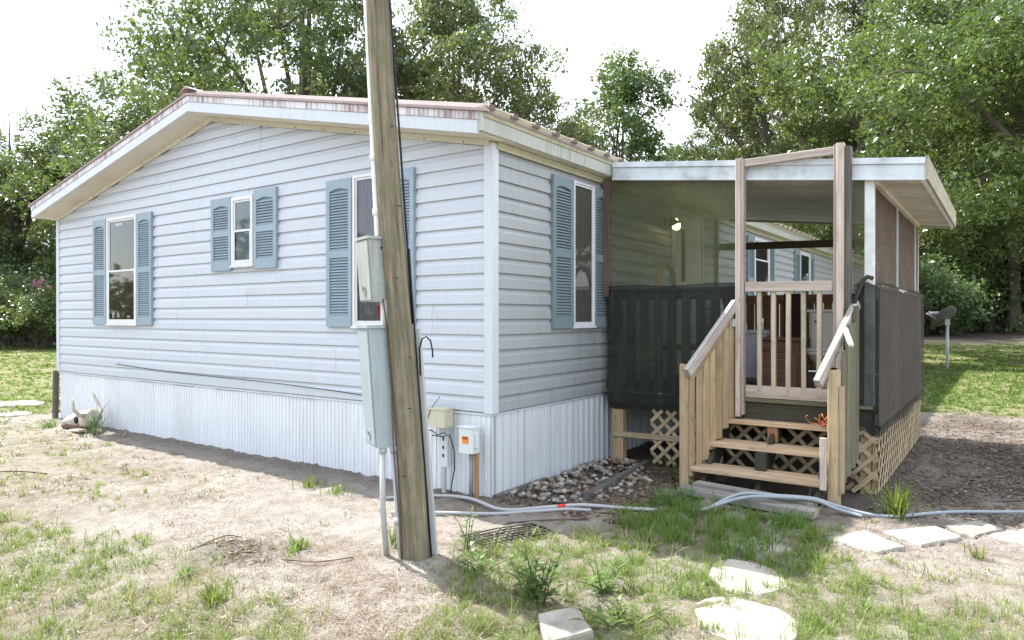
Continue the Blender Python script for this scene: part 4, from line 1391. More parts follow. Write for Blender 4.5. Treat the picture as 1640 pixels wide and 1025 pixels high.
cbn = thing("wooden_cabinet", "low brown wooden cabinet standing on the porch", "cabinet", (1.65, 3.1, DZ))
part("body", MB().box(1.36, 1.745, 2.90, 3.30, DZ + 0.002, DZ + 0.50), MT['cabinet'], cbn)
part("top", MB().board((1.335, 3.10, DZ + 0.515), (1.785, 3.10, DZ + 0.515), 0.46, 0.026), MT['cabinet'], cbn)
part("side_panel", MB().box(1.747, 1.762, 2.93, 3.28, DZ + 0.002, DZ + 0.50), MT['cabinet'], cbn)
part("drawer", MB().box(1.375, 1.730, 2.880, 2.899, DZ + 0.385, DZ + 0.485), MT['cabinet'], cbn)
part("drawer", MB().box(1.375, 1.730, 2.880, 2.899, DZ + 0.03, DZ + 0.375), MT['cabinet'], cbn)
for z_ in (0.33, 0.08):
    part("knob", MB().lathe([(0.012, 0), (0.02, 0.012), (0.012, 0.024)], (0, 0, 0), 10).transform(Matrix.Translation((1.66, 2.880, DZ + z_)) @ Matrix.Rotation(math.pi / 2, 4, 'X')), MT['dark'], cbn)
wb = thing("white_bin", "white plastic bin with a flat lid beside the brown cabinet on the porch", "bin", (1.15, 3.4, DZ))
part("body", MB().prism([(1.06, DZ + 0.07), (1.30, DZ + 0.07), (1.32, DZ + 0.55), (1.04, DZ + 0.55)], 'y', 3.30, 3.60), MT['white_plastic'], wb)
part("lid", MB().board((1.03, 3.45, DZ + 0.575), (1.335, 3.45, DZ + 0.575), 0.33, 0.045, c=0.012), MT['white_plastic'], wb)
ch = thing("cane_chair", "cane chair with an arched back standing behind the porch railing", "chair", (0.55, 2.45, DZ))
arc = [(0.55 - 0.07 * 0, 2.16, DZ + 0.42)] + [(0.55, 2.34 - 0.22 * math.cos(math.pi * i / 12), DZ + 1.05 + 0.26 * math.sin(math.pi * i / 12)) for i in range(13)] + [(0.55, 2.52, DZ + 0.42)]
part("back_frame", MB().tube(arc, 0.026, 10), MT['rattan'], ch)
part("seat", MB().board((0.55, 2.34, DZ + 0.44), (1.0, 2.34, DZ + 0.44), 0.46, 0.05, c=0.02), MT['rattan'], ch)
for x, yy in ((0.56, 2.15), (0.56, 2.53), (0.97, 2.15), (0.97, 2.53)):
    part("leg", MB().tube([(x, yy, DZ), (x, yy, DZ + 0.42)], 0.017, 8), MT['rattan'], ch)
cur = MB()
cur.sheet(lambda u, v: (1.00 + 0.27 * u, 5.32 + 0.015 * math.sin(u * 19), 0.78 + 1.02 * v), 24, 6)
o = part("brown_blanket", cur, cloth("brown_blanket_cloth", (0.12, 0.08, 0.07), (0.07, 0.045, 0.04)), None, closed=False, origin=(1.15, 5.32, 0.78))
tag(o, "dark brown blanket hung on the back railing of the porch", "blanket")

# ------------------------------------------------------------------ utility pole and its boxes
def cam_pt(px, py, depth):
    """the place in the yard seen at a pixel, at a measured distance (used to lay things out on the leaning pole)"""
    return CAM + (FW + RT * ((px - 820) / FPX) - UP * ((py - 512.5) / FPX)) * depth
CR = Vector((RT.x, RT.y, 0)).normalized()
CF = Vector((FW.x, FW.y, 0)).normalized()
pb = Vector((0.598, -1.552, 0.0))
pt = Vector((0.390, -1.677, 3.397))
lean = (pt - pb) / (pt.z - pb.z)
def on_pole(z, right=0.0, fwd=0.0):
    q = pb + lean * z
    return q + CR * right + CF * fwd
pole = thing("utility_pole", "leaning weathered wooden utility pole in front of the gable wall", "utility pole", (pb.x, pb.y, 0))
pl = MB()
NS, NR_ = 44, 130
zr_ = np.linspace(-0.4, 8.2, NR_)
th_ = np.arange(NS) * 2 * math.pi / NS
ZZ, TH = np.meshgrid(zr_, th_, indexing='ij')
cx_, sx_ = np.cos(TH) * 3.0 + 40, np.sin(TH) * 3.0 + 40
rough_ = (fbm(cx_ * 2.4 + ZZ * 0.35, sx_ * 2.4 + ZZ * 0.2, 301, 3) - 0.5) * 0.016 + (fbm(cx_ * 0.9, ZZ * 2.2 + 30 + sx_, 311, 3) - 0.5) * 0.012
groove_ = -0.006 * np.clip(1 - np.abs(fbm(cx_ * 1.6 + ZZ * 0.10, sx_ * 1.6 + ZZ * 0.07, 321, 2) - 0.5) / 0.035, 0, 1)
RR_ = (0.0840 - 0.0044 * ZZ) + rough_ + groove_
vs, gs, fs = [], [], []
for i in range(NR_):
    c_ = on_pole(zr_[i], 0.006 * math.sin(zr_[i] * 2.1), 0.005 * math.cos(zr_[i] * 1.7))
    for j in range(NS):
        vs.append(c_ + CR * (RR_[i, j] * math.cos(th_[j])) + CF * (RR_[i, j] * math.sin(th_[j])))
        gs.append((zr_[i] + 2.3, 0.085 * math.cos(th_[j]), 0.085 * math.sin(th_[j])))
for i in range(NR_ - 1):
    for j in range(NS):
        fs.append((i * NS + j, i * NS + (j + 1) % NS, (i + 1) * NS + (j + 1) % NS, (i + 1) * NS + j))
fs.append(tuple(range((NR_ - 1) * NS, NR_ * NS)))
pl.sm = True
pl._add(vs, fs, gs)
part("pole_shaft", pl, MT['pole'], pole, closed=False)
def wiggle(zs, right, fwd, amp, r, mat, nm, seed, lab=None):
    rr = random.Random(seed)
    pts = [on_pole(z_, right + rr.uniform(-amp, amp), fwd) for z_ in zs]
    return part(nm, MB().tube(pts, r, 6), mat, pole, lab)
wiggle([0.0, 0.15, 0.3, 0.5, 0.7, 0.85, 1.05, 1.3, 1.45, 1.6], -0.075, -0.055, 0.008, 0.005, MT['brown_board'], "ground_wire", 4)
wiggle([1.45, 1.8, 2.2, 2.6, 3.0, 3.6, 4.5, 6.0, 7.5], 0.080, -0.012, 0.003, 0.0065, MT['black'], "cable", 5)
wiggle([0.0, 0.4, 0.8, 1.2, 1.6, 1.9], 0.091, -0.02, 0.002, 0.0055, MT['black'], "cable", 6)
for z_, rt_ in ((2.15, 0.055), (2.62, 0.045), (1.25, 0.05), (0.95, 0.03), (0.55, -0.03), (1.72, 0.01)):
    rr_ = 0.0845 - 0.0044 * z_
    fw_ = -math.sqrt(max(0.0, rr_ * rr_ - rt_ * rt_)) - 0.002
    part("staple", MB().tube([on_pole(z_, rt_ - 0.008, fw_ + 0.006), on_pole(z_ + 0.002, rt_ - 0.006, fw_ - 0.004), on_pole(z_ + 0.004, rt_ + 0.010, fw_ - 0.004), on_pole(z_, rt_ + 0.012, fw_ + 0.006)], 0.0022, 5), MT['dark'], pole)
lp = [on_pole(1.14, 0.105, -0.02), on_pole(1.30, 0.11, -0.02), on_pole(1.36, 0.13, -0.02), on_pole(1.375, 0.155, -0.02), on_pole(1.35, 0.18, -0.02), on_pole(1.29, 0.188, -0.02), on_pole(1.25, 0.186, -0.02)]
part("cable_loop", MB().tube(lp, 0.005, 6), MT['black'], pole)
g_ = MB()
g_.board(on_pole(-0.05, 0.098, 0.055), on_pole(1.42, 0.088, 0.055), 0.052, 0.05, up=tuple(CF))
o = part("metal_guard", g_, MT['galv'], None, origin=on_pole(0, 0.1, 0.05))
tag(o, "grey metal cable guard strapped behind the right edge of the utility pole", "cable guard")

def pole_box(name, label, z0, z1, right, depth, width, th, mat, out, lid=0.016, knob_side=True):
    """a box with its door turned away from the pole; right/depth give its near edge"""
    th = math.radians(th)
    d2 = CR * math.cos(th) + CF * math.sin(th)           # along the wide side, towards the pole
    d1 = -CR * math.sin(th) + CF * math.cos(th)          # along the door, away from us
    nd = -d2
    ns = -d1
    e0, e1 = on_pole(z0, right, out), on_pole(z1, right, out)
    t = thing(name, label, "electrical box", e0)
    b = MB()
    c8 = [e0, e0 + d2 * depth, e0 + d2 * depth + d1 * width, e0 + d1 * width]
    c8 += [e1 + (p - e0) for p in c8]
    b._add(c8, [(0, 3, 2, 1), (4, 5, 6, 7), (0, 1, 5, 4), (1, 2, 6, 5), (2, 3, 7, 6), (3, 0, 4, 7)])
    part("body", b, mat, t)
    ax = (e1 - e0)
    l = MB()
    k = 0.012
    a0 = e1 - d2 * k - d1 * k
    lidp = [a0, a0 + d2 * (depth + 2 * k), a0 + d2 * (depth + 2 * k) + d1 * (width + 2 * k), a0 + d1 * (width + 2 * k)]
    lidp += [p + ax.normalized() * lid for p in lidp]
    l._add(lidp, [(0, 3, 2, 1), (4, 5, 6, 7), (0, 1, 5, 4), (1, 2, 6, 5), (2, 3, 7, 6), (3, 0, 4, 7)])
    part("lid", l, mat, t)
    dmb = MB()
    f0 = e0 + nd * 0.001 + d1 * 0.008 + ax * 0.02
    q = [f0, f0 + d1 * (width - 0.016), f0 + nd * 0.008 + d1 * (width - 0.016), f0 + nd * 0.008]
    q += [p + ax * 0.95 for p in q]
    dmb._add(q, [(0, 3, 2, 1), (4, 5, 6, 7), (0, 1, 5, 4), (1, 2, 6, 5), (2, 3, 7, 6), (3, 0, 4, 7)])
    dd = part("door", dmb, mat, t)
    kn = MB()
    for rr_ in (0.030, 0.018):
        cpt = e0 + nd * 0.012 + d1 * width * 0.5 + ax.normalized() * 0.07
        kn.tube([cpt + d1 * rr_ * math.cos(a) + ax.normalized() * rr_ * math.sin(a) for a in [2 * math.pi * i / 16 for i in range(17)]], 0.002, 5)
    part("knockout", kn, mat, dd)
    for f in (0.12, 0.3, 0.62, 0.86):
        sp = e0 + d2 * depth * (0.35 + 0.3 * (f > 0.5)) + ax * f + ns * 0.001
        s = MB().lathe([(0.006, 0), (0.006, 0.004), (0.003, 0.006)], (0, 0, 0), 8)
        s.transform(Matrix.Translation(sp) @ Vector((0, 0, 1)).rotation_difference(ns).to_matrix().to_4x4())
        part("screw", s, MT['galv'] if f < 0.8 else MT['dark'], t)
    return t
pole_box("electrical_box", "small grey green electrical box, the upper one on the utility pole", 1.585, 1.955, -0.135, 0.115, 0.20, 32, MT['box_metal'], -0.085)
pole_box("electrical_box", "tall blue grey electrical box, the lower one on the utility pole", 0.715, 1.425, -0.175, 0.165, 0.24, 26, MT['box_blue'], -0.075, 0.02)
def conduit(label, pts, r, mat, straps=()):
    t = thing("conduit", label, "conduit", tuple(pts[0]))
    part("pipe", MB().tube(pts, r, 12), mat, t)
    for i, p in enumerate(straps):
        part("coupling", MB().tube([Vector(p) - Vector((0, 0, 0.02)), Vector(p) + Vector((0, 0, 0.02))], r * 1.3, 12), mat, t)
    return t
conduit("white conduit running up the pole above the small upper box", [on_pole(1.965, -0.094, -0.01), on_pole(2.1, -0.092, 0.0), on_pole(2.6, -0.082, 0.012), on_pole(3.3, -0.068, 0.03), on_pole(5.0, -0.055, 0.035), on_pole(7.6, -0.05, 0.035)], 0.0175, MT['pvc_white'], [on_pole(2.12, -0.092, 0.0), on_pole(2.45, -0.086, 0.01)])
conduit("short grey conduit joining the two electrical boxes on the pole", [on_pole(1.44, -0.075, -0.03), on_pole(1.59, -0.075, -0.03)], 0.021, MT['galv'])
conduit("bent grey conduit going into the ground left of the pole, clear of it", [Vector((0.391, -1.591, -0.05)), on_pole(0.35, -0.175, -0.03), on_pole(0.72, -0.150, -0.03)], 0.0175, MT['galv'], [on_pole(0.70, -0.150, -0.03)])
conduit("grey conduit strapped against the left edge of the pole", [on_pole(-0.03, -0.090, 0.0), on_pole(0.3, -0.092, -0.01), on_pole(0.76, -0.085, -0.02)], 0.0175, MT['pvc'], [on_pole(0.27, -0.092, -0.01), on_pole(0.70, -0.086, -0.02)])

# ------------------------------------------------------------------ boxes at the corner of the gable
ph = thing("telephone_box", "beige telephone box on a slotted bracket beside the skirting", "utility box", (-0.45, -0.15, 0))
part("body", MB().board((-0.47, -0.14, 0.56), (-0.47, -0.14, 0.705), 0.25, 0.12, up=(0, 1, 0), c=0.008), MT['beige_box'], ph)
part("lid", MB().board((-0.60, -0.14, 0.712), (-0.34, -0.14, 0.712), 0.135, 0.014), MT['beige_box'], ph)
part("bracket", MB().box(-0.475, -0.385, -0.115, -0.095, 0.215, 0.557).box(-0.475, -0.468, -0.116, -0.07, 0.215, 0.557), MT['pale_box'], ph)
for z_ in (0.45, 0.31, 0.38):
    part("slot", MB().box(-0.438, -0.422, -0.1185, -0.1155, z_ - 0.014, z_ + 0.014), MT['dark'], ph)
part("stake", MB().board((-0.43, -0.105, -0.1), (-0.43, -0.105, 0.22), 0.035, 0.03, up=(0, 1, 0)), MT['galv'], ph)
part("antenna_wire", MB().tube([(-0.56, -0.205, 0.55), (-0.50, -0.205, 0.70), (-0.42, -0.17, 0.82)], 0.003, 5), MT['black'], ph)
part("cable_coil", MB().tube([(-0.60, -0.2, 0.49), (-0.55, -0.22, 0.53), (-0.47, -0.22, 0.535), (-0.42, -0.2, 0.50), (-0.36, -0.18, 0.52), (-0.33, -0.18, 0.50), (-0.37, -0.18, 0.485), (-0.48, -0.2, 0.49)], 0.005, 6), MT['black'], ph)
part("cable", MB().tube([(-0.36, -0.12, 0.50), (-0.33, -0.09, 0.36), (-0.335, -0.08, 0.2), (-0.37, -0.08, 0.06), (-0.38, -0.08, -0.02)], 0.005, 6), MT['black'], ph)
ds = thing("disconnect_box", "pale grey disconnect box with an orange label near the house corner", "utility box", (-0.12, -0.13, 0))
part("body", MB().board((-0.135, -0.13, 0.372), (-0.135, -0.13, 0.578), 0.145, 0.11, up=(0, 1, 0), c=0.010), MT['pale_box'], ds)
part("lid", MB().board((-0.212, -0.13, 0.584), (-0.058, -0.13, 0.584), 0.125, 0.012), MT['pale_box'], ds)
part("warning_label", MB().box(-0.165, -0.100, -0.1895, -0.1865, 0.455, 0.512), MT['orange'], ds)
part("label_print", MB().box(-0.160, -0.105, -0.1910, -0.1897, 0.488, 0.508), MT['orange_dark'], ds)
part("lever", MB().box(-0.061, -0.040, -0.15, -0.12, 0.42, 0.53), MT['pale_box'], ds)
part("pipe", MB().tube([(-0.125, -0.12, -0.05), (-0.125, -0.12, 0.37)], 0.019, 12), painted("dull_grey_pipe", (0.24, 0.27, 0.28), 0.5, (0.17, 0.16, 0.14), 0.3, 5.0), ds)
o = part("wooden_stake", MB().board((-0.070, -0.115, -0.1), (-0.075, -0.115, 0.365), 0.045, 0.018, up=(0, 1, 0)), MT['orange_wood'], None, origin=(-0.07, -0.11, 0))
tag(o, "orange brown wooden stake under the pale grey disconnect box", "stake")
o = part("wooden_stake", MB().board((-8.06, -0.04, -0.15), (-8.05, -0.03, 0.70), 0.075, 0.06, up=(0, 1, 0)), MT['grey_board'], None, origin=(-8.05, -0.04, 0))
tag(o, "dark weathered stake at the far left corner of the skirting", "stake")

# ------------------------------------------------------------------ satellite dish
dish = thing("satellite_dish", "dark grey satellite dish tilted on a pale pole on the lawn", "satellite dish", (2.10, 18.92, 0))
gzz = G(2.10, 18.92)
part("pole", MB().tube([(2.10, 18.92, gzz - 0.2), (2.105, 18.92, gzz + 1.30)], 0.04, 12), MT['galv'], dish)
nrm = (CF * 0.66 - CR * 0.30 + Vector((0, 0, 1)) * 0.66).normalized()
q = Vector((0, 0, 1)).rotation_difference(nrm).to_matrix().to_4x4()
dp = MB().lathe([(0.0, 0.0), (0.15, 0.008), (0.28, 0.03), (0.40, 0.065), (0.405, 0.072), (0.39, 0.07), (0.27, 0.036), (0.0, 0.012)], (0, 0, 0), 30)
dp.transform(Matrix.Translation((2.05, 18.90, gzz + 1.44)) @ q)
part("reflector", dp, MT['dish_grey'], dish)
part("bracket", MB().box(2.05, 2.16, 18.86, 18.98, gzz + 1.24, gzz + 1.42), MT['galv'], dish)
la_ = Vector((2.05, 18.90, gzz + 1.44)) - CR * 0.34 - CF * 0.1
part("feed_arm", MB().tube([la_, la_ + nrm * 0.22 - CR * 0.1, la_ + nrm * 0.30 + CR * 0.05], 0.018, 8), MT['galv'], dish)
part("feed_horn", MB().board(la_ + nrm * 0.22 - CR * 0.02, la_ + nrm * 0.24 + CR * 0.26, 0.09, 0.08, c=0.02), MT['white_plastic'], dish)

# ------------------------------------------------------------------ cow skull by the wall
skl = thing("cow_skull", "sun bleached cow skull with horns lying against the skirting", "skull", (-6.5, -0.3, 0))
sb = MB()
def skull_sec(t):
    # t 0 muzzle .. 1 poll: (halfwidth, height)
    return (0.055 + 0.085 * t ** 0.8 - 0.03 * max(0, t - 0.85) / 0.15, 0.05 + 0.10 * t ** 0.7 - 0.02 * max(0, t - 0.85) / .15)
sec = 14
vs, fs = [], []
base_p, dirx, diry = Vector((-6.90, -0.37, 0.05)), Vector((0.93, 0.12, 0.0)).normalized(), Vector((-0.12, 0.93, 0)).normalized()
for i in range(11):
    t = i / 10
    hw, hh = skull_sec(t)
    c = base_p + dirx * (0.62 * t) + Vector((0, 0, 0.03 + 0.075 * t))
    for kk in range(sec):
        a = 2 * math.pi * kk / sec
        rx = hw * math.cos(a) * (1 - 0.22 * (math.sin(a) > 0.6))
        rz = hh * math.sin(a) * (0.8 if math.sin(a) < 0 else 1.0)
        # eye hollow on both sides
        dent = math.exp(-((t - 0.62) / 0.10) ** 2) * math.exp(-((abs(math.cos(a)) - 0.95) / 0.25) ** 2) * 0.045
        vs.append(c + diry * (rx - math.copysign(dent, math.cos(a))) + Vector((0, 0, rz)))
for i in range(10):
    for kk in range(sec):
        fs.append((i * sec + kk, i * sec + (kk + 1) % sec, (i + 1) * sec + (kk + 1) % sec, (i + 1) * sec + kk))
fs += [tuple(range(sec - 1, -1, -1)), tuple(range(10 * sec, 11 * sec))]
sb.sm = True
sb._add(vs, fs)
part("cranium", sb, MT['bone'], skl)
hc = base_p + dirx * 0.58 + Vector((0, 0, 0.14))
part("horn", MB().tube([hc - diry * 0.05, hc - diry * 0.17 + Vector((0, 0, 0.03)), hc - diry * 0.24 + Vector((0, 0, 0.11)), hc - diry * 0.25 + Vector((0, 0, 0.2)), hc - diry * 0.23 + dirx * -0.02 + Vector((0, 0, 0.26))], [0.034, 0.030, 0.022, 0.014, 0.004], 10), MT['bone'], skl)
part("horn", MB().tube([hc + diry * 0.05, hc + diry * 0.14 + Vector((0, 0, 0.04)) - dirx * 0.05, hc + diry * 0.16 + Vector((0, 0, 0.14)) - dirx * 0.14, hc + diry * 0.15 + Vector((0, 0, 0.24)) - dirx * 0.2, hc + diry * 0.13 + dirx * -0.22 + Vector((0, 0, 0.31))], [0.034, 0.030, 0.022, 0.014, 0.004], 10), MT['bone'], skl)
ec = base_p + dirx * 0.385 + Vector((0, 0, 0.085))
for sgn in (-1, 1):
    part("eye_socket", MB().lathe([(0.002, -0.012), (0.046, 0.0), (0.052, 0.008), (0.002, 0.006)], (0, 0, 0), 12).transform(Matrix.Translation(ec + diry * sgn * 0.088) @ Vector((0, 0, 1)).rotation_difference(diry * sgn).to_matrix().to_4x4()), MT['dark'], skl)
part("jaw", MB().board(base_p + dirx * 0.02 + Vector((0, 0, -0.02)), base_p + dirx * 0.46 + Vector((0, 0, -0.005)), 0.15, 0.085, c=0.03), MT['bone_dark'], skl)
o = part("bone_fragment", MB().board((-6.50, -0.46, G(-6.5, -.46) + 0.02), (-6.20, -0.46, G(-6.2, -.46) + 0.045), 0.10, 0.035, c=0.014), MT['bone'], None, origin=(-6.4, -0.46, 0))
tag(o, "flat pale bone fragment lying in front of the cow skull", "bone")

# ------------------------------------------------------------------ stones, slabs and pavers
def slab_mesh(poly, z0, z1, jit=0.0, bev=0.012):
    """an irregular slab: outline polygon, bevelled rim"""
    c = sum((Vector((p[0], p[1], 0)) for p in poly), Vector()) / len(poly)
    def ring(s, z):
        return [(c.x + (p[0] - c.x) * s, c.y + (p[1] - c.y) * s, z + random.uniform(-jit, jit)) for p in poly]
    n = len(poly)
    vs = ring(1.0, z0) + ring(1.0, z1 - bev) + ring(1 - bev * 3, z1)
    fs = []
    for r in range(2):
        fs += [(r * n + i, r * n + (i + 1) % n, (r + 1) * n + (i + 1) % n, (r + 1) * n + i) for i in range(n)]
    fs += [tuple(range(2 * n, 3 * n)), tuple(range(n - 1, -1, -1))]
    return MB()._add(vs, fs)
def rounded(poly, n=40, wob=0.06, seed=1):
    """blob through polygon corners"""
    rr = random.Random(seed)
    c = sum((Vector(p).to_3d() for p in poly), Vector()) / len(poly)
    a, b = Vector(poly[0]).to_3d() - Vector(poly[2]).to_3d(), Vector(poly[1]).to_3d() - Vector(poly[3]).to_3d()
    out_ = []
    ph_ = [rr.uniform(0, 6) for _ in range(4)]
    for i in range(n):
        t = 2 * math.pi * i / n
        k = 1 + 0.8 * wob * (math.sin(2 * t + ph_[0]) + 0.7 * math.sin(3 * t + ph_[1]) + 0.5 * math.sin(5 * t + ph_[2])) + rr.uniform(-.03, .03)
        p = c + (a * 0.5 * math.cos(t) + b * 0.5 * math.sin(t)) * k
        out_.append((p.x, p.y))
    return out_
def slab(name, poly, h, label, cat, group=None, mat='concrete', sink=0.05, tilt=None):
    cx = sum(p[0] for p in poly) / len(poly)
    cy = sum(p[1] for p in poly) / len(poly)
    zg = G(cx, cy)
    o = part(name, slab_mesh(poly, zg - sink, zg + h), MT[mat], None, origin=(cx, cy, zg))
    if tilt:
        o.rotation_euler = tilt
    tag(o, label, cat, group)
    return o
def subdiv_poly(poly, n=5, jit=0.008, seed=2):
    rr = random.Random(seed)
    r = []
    for i in range(len(poly)):
        a, b = poly[i], poly[(i + 1) % len(poly)]
        for k in range(n):
            t = k / n
            j = jit if k else jit * 1.5
            r.append((a[0] + (b[0] - a[0]) * t + rr.uniform(-j, j), a[1] + (b[1] - a[1]) * t + rr.uniform(-j, j)))
    return r
slab("paving_slab", subdiv_poly([(2.499, 0.405), (2.813, 0.26), (2.96, 0.50), (2.688, 0.72)], seed=3), 0.018, "pale square paving slab nearest the wooden steps", "paving slab", "square slabs beside the hose")
slab("paving_slab", subdiv_poly([(2.800, 0.800), (3.039, 0.60), (3.255, 0.955), (3.083, 1.15)], seed=4), 0.02, "pale square paving slab in the middle of the row of three", "paving slab", "square slabs beside the hose")
slab("paving_slab", subdiv_poly([(3.125, 1.20), (3.305, 1.035), (3.478, 1.35), (3.337, 1.50)], seed=5), 0.016, "pale square paving slab farthest from the wooden steps", "paving slab", "square slabs beside the hose")
slab("paving_slab", subdiv_poly([(3.37, 1.10), (3.62, 0.98), (3.85, 1.28), (3.6, 1.45)], seed=15), 0.012, "pale paving slab at the right edge of the yard, beyond the row of three", "paving slab", "square slabs beside the hose")
slab("stepping_stone", rounded([(2.054, -0.658), (2.205, -0.374), (2.492, -0.585), (2.366, -0.857)], seed=6), 0.016, "round pale stepping stone in the grass, the one nearer the steps", "stepping stone", "round stepping stones")
slab("stepping_stone", rounded([(2.213, -1.238), (2.352, -0.953), (2.68, -1.135), (2.553, -1.488)], seed=8), 0.016, "round pale stepping stone in the grass, the one farther from the steps", "stepping stone", "round stepping stones")
slab("concrete_block", subdiv_poly([(1.625, -1.79), (1.765, -1.645), (1.945, -1.82), (1.80, -2.02)], 3, 0.006, 9), 0.06, "pale broken concrete block among the tall weeds", "concrete block", tilt=(0.10, -0.06, 0))
slab("stepping_stone", rounded([(1.95, -0.05), (2.10, 0.15), (2.35, 0.08), (2.25, -0.12)], seed=10), 0.006, "half buried flat stone in the shade before the steps", "stepping stone")
slab("stepping_stone", rounded([(-10.6, 0.0), (-10.3, 0.55), (-9.7, 0.35), (-9.9, -0.1)], seed=12), 0.02, "flat pale stone in the lawn beyond the left corner of the house", "stepping stone", "flat stones by the left corner")
slab("stepping_stone", rounded([(-10.9, 1.2), (-10.5, 1.75), (-9.7, 1.5), (-9.95, 1.0)], seed=13), 0.02, "flat pale stone farthest out in the lawn past the left corner", "stepping stone", "flat stones by the left corner")
slab("stepping_stone", rounded([(-9.15, -0.45), (-9.2, -0.1), (-8.75, -0.1), (-8.75, -0.4)], seed=14), 0.015, "flat pale stone half sunk in sand by the dark weathered stake", "stepping stone", "flat stones by the left corner")

# bed of stones along the long wall
def blob_mesh(name, seed, sub=1):
    bm = bmesh.new()
    bmesh.ops.create_icosphere(bm, subdivisions=sub, radius=1.0)
    rr = random.Random(seed)
    for v in bm.verts:
        v.co *= rr.uniform(0.80, 1.12)
    me = bpy.data.meshes.new(name)
    bm.to_mesh(me)
    bm.free()
    me.polygons.foreach_set("use_smooth", [True] * len(me.polygons))
    return me
bedm = MB()
bedm.sheet(lambda u, v: (0.03 + 1.25 * u, -0.02 + 1.95 * v, G(0.03 + 1.25 * u, -0.02 + 1.95 * v) + 0.006), 16, 20)
bed = structure("rock_bed", bedm, plain("rock_bed_soil", (0.13, 0.10, 0.08), 0.95, 0.1, var=0.3, scale=30))
stone_mats = [plain("river_stone_%s" % n_, c_, 0.75, 0.2, var=0.14, scale=18) for n_, c_ in (("tan", (0.25, 0.20, 0.15)), ("grey", (0.21, 0.205, 0.20)), ("pale", (0.36, 0.335, 0.30)), ("rust", (0.19, 0.135, 0.10)))]
stone_me = []
for i in range(8):
    me = blob_mesh("stone", 40 + i, 2 if i < 3 else 1)
    me.materials.append(stone_mats[i % 4])
    stone_me.append(me)
cnt = 0
while cnt < 290:
    u, v = random.random(), random.random()
    y = 0.10 + 1.80 * v
    x = 0.06 + (0.28 + 0.62 * math.exp(-((v - 0.45) / 0.45) ** 2)) * (random.random() ** 1.35)
    s = random.uniform(0.016, 0.034) * (1.25 if random.random() < 0.12 else 1)
    o = inst("stone", random.choice(stone_me), bed, (x, y, G(x, y) + 0.008 + s * 0.35 + 0.03 * math.exp(-((x - 0.3) / .25) ** 2) * random.random()), (random.uniform(-.4, .4), random.uniform(-.4, .4), random.uniform(0, 6)), (s * random.uniform(0.9, 1.4), s * random.uniform(0.8, 1.1), s * random.uniform(0.55, 0.85)))
    cnt += 1
o = part("timber_edging", MB().board((0.66, 0.42, G(.66, .42) + 0.025), (0.53, 1.90, G(.53, 1.9) + 0.03), 0.055, 0.05), MT['grey_board'], None, origin=(0.6, 1.1, 0))
tag(o, "long grey timber edging lying in the stones under the porch", "timber")
o = part("wall_edging", MB().board((0.050, -0.02, 0.0), (0.058, 0.75, 0.005), 0.05, 0.04), MT['grey_board'], None, origin=(0.05, 1.0, 0))
tag(o, "dark timber edging along the foot of the ribbed side skirting", "timber")

# hoses on the ground
def smooth_path(pts, n=8):
    P = [Vector(p) for p in pts]
    P = [P[0] * 2 - P[1]] + P + [P[-1] * 2 - P[-2]]
    r = []
    for i in range(1, len(P) - 2):
        for k in range(n):
            t = k / n
            a, b, c, d = P[i - 1], P[i], P[i + 1], P[i + 2]
            r.append(0.5 * ((2 * b) + (c - a) * t + (2 * a - 5 * b + 4 * c - d) * t * t + (3 * b - a - 3 * c + d) * t ** 3))
    r.append(P[-2])
    return r
def gp(x, y, h=0.016):
    return (x, y, G(x, y) + h)
ho = thing("grey_hose", "grey hose with a red tape band lying past the house corner", "hose", (0.4, -0.25, 0))
pth = smooth_path([gp(-0.70, -0.60), gp(-0.40, -0.28), gp(-0.06, -0.22, 0.03), gp(0.35, -0.33, 0.03), gp(0.60, -0.08, 0.035), gp(0.80, 0.10, 0.04), gp(1.10, 0.24, 0.03), gp(1.30, 0.38)])
part("tube", MB().tube(pth, 0.0145, 10), MT['hose'], ho)
part("tape_band", MB().tube(pth[34:37], 0.0158, 10), MT['red'], ho)
pth = smooth_path([gp(-0.32, -0.85), gp(0.05, -0.60), gp(0.33, -0.42), gp(0.55, -0.18), gp(0.72, 0.0, 0.02), gp(0.88, 0.10, 0.01)])
o = part("grey_hose", MB().tube(pth, 0.0135, 10), MT['hose'], None, origin=(0.2, -0.5, 0))
tag(o, "second plain grey hose on the sand right of the pole foot", "hose")
pth = smooth_path([gp(1.62, 0.53, 0.03), gp(1.80, 0.80, 0.12), gp(2.02, 0.90, 0.125), gp(2.28, 1.05, 0.11), gp(2.45, 1.12, 0.06), gp(2.75, 1.20), gp(3.15, 1.62), gp(3.65, 1.95), gp(4.6, 2.6)])
o = part("blue_hose", MB().tube(pth, 0.0142, 10), MT['hose_blue'], None, origin=(2.2, 0.9, 0))
tag(o, "blue grey hose crossing the planks below the steps, the longer one", "hose")
pth = smooth_path([gp(1.60, 0.50, 0.03), gp(1.82, 0.76, 0.10), gp(2.04, 0.86, 0.125), gp(2.29, 1.01, 0.11), gp(2.44, 1.08, 0.05), gp(2.62, 1.10)])
o = part("blue_hose", MB().tube(pth, 0.0135, 10), MT['hose_blue'], None, origin=(2.0, 0.85, 0))
tag(o, "blue grey hose doubled in front of the longer one below the steps", "hose")

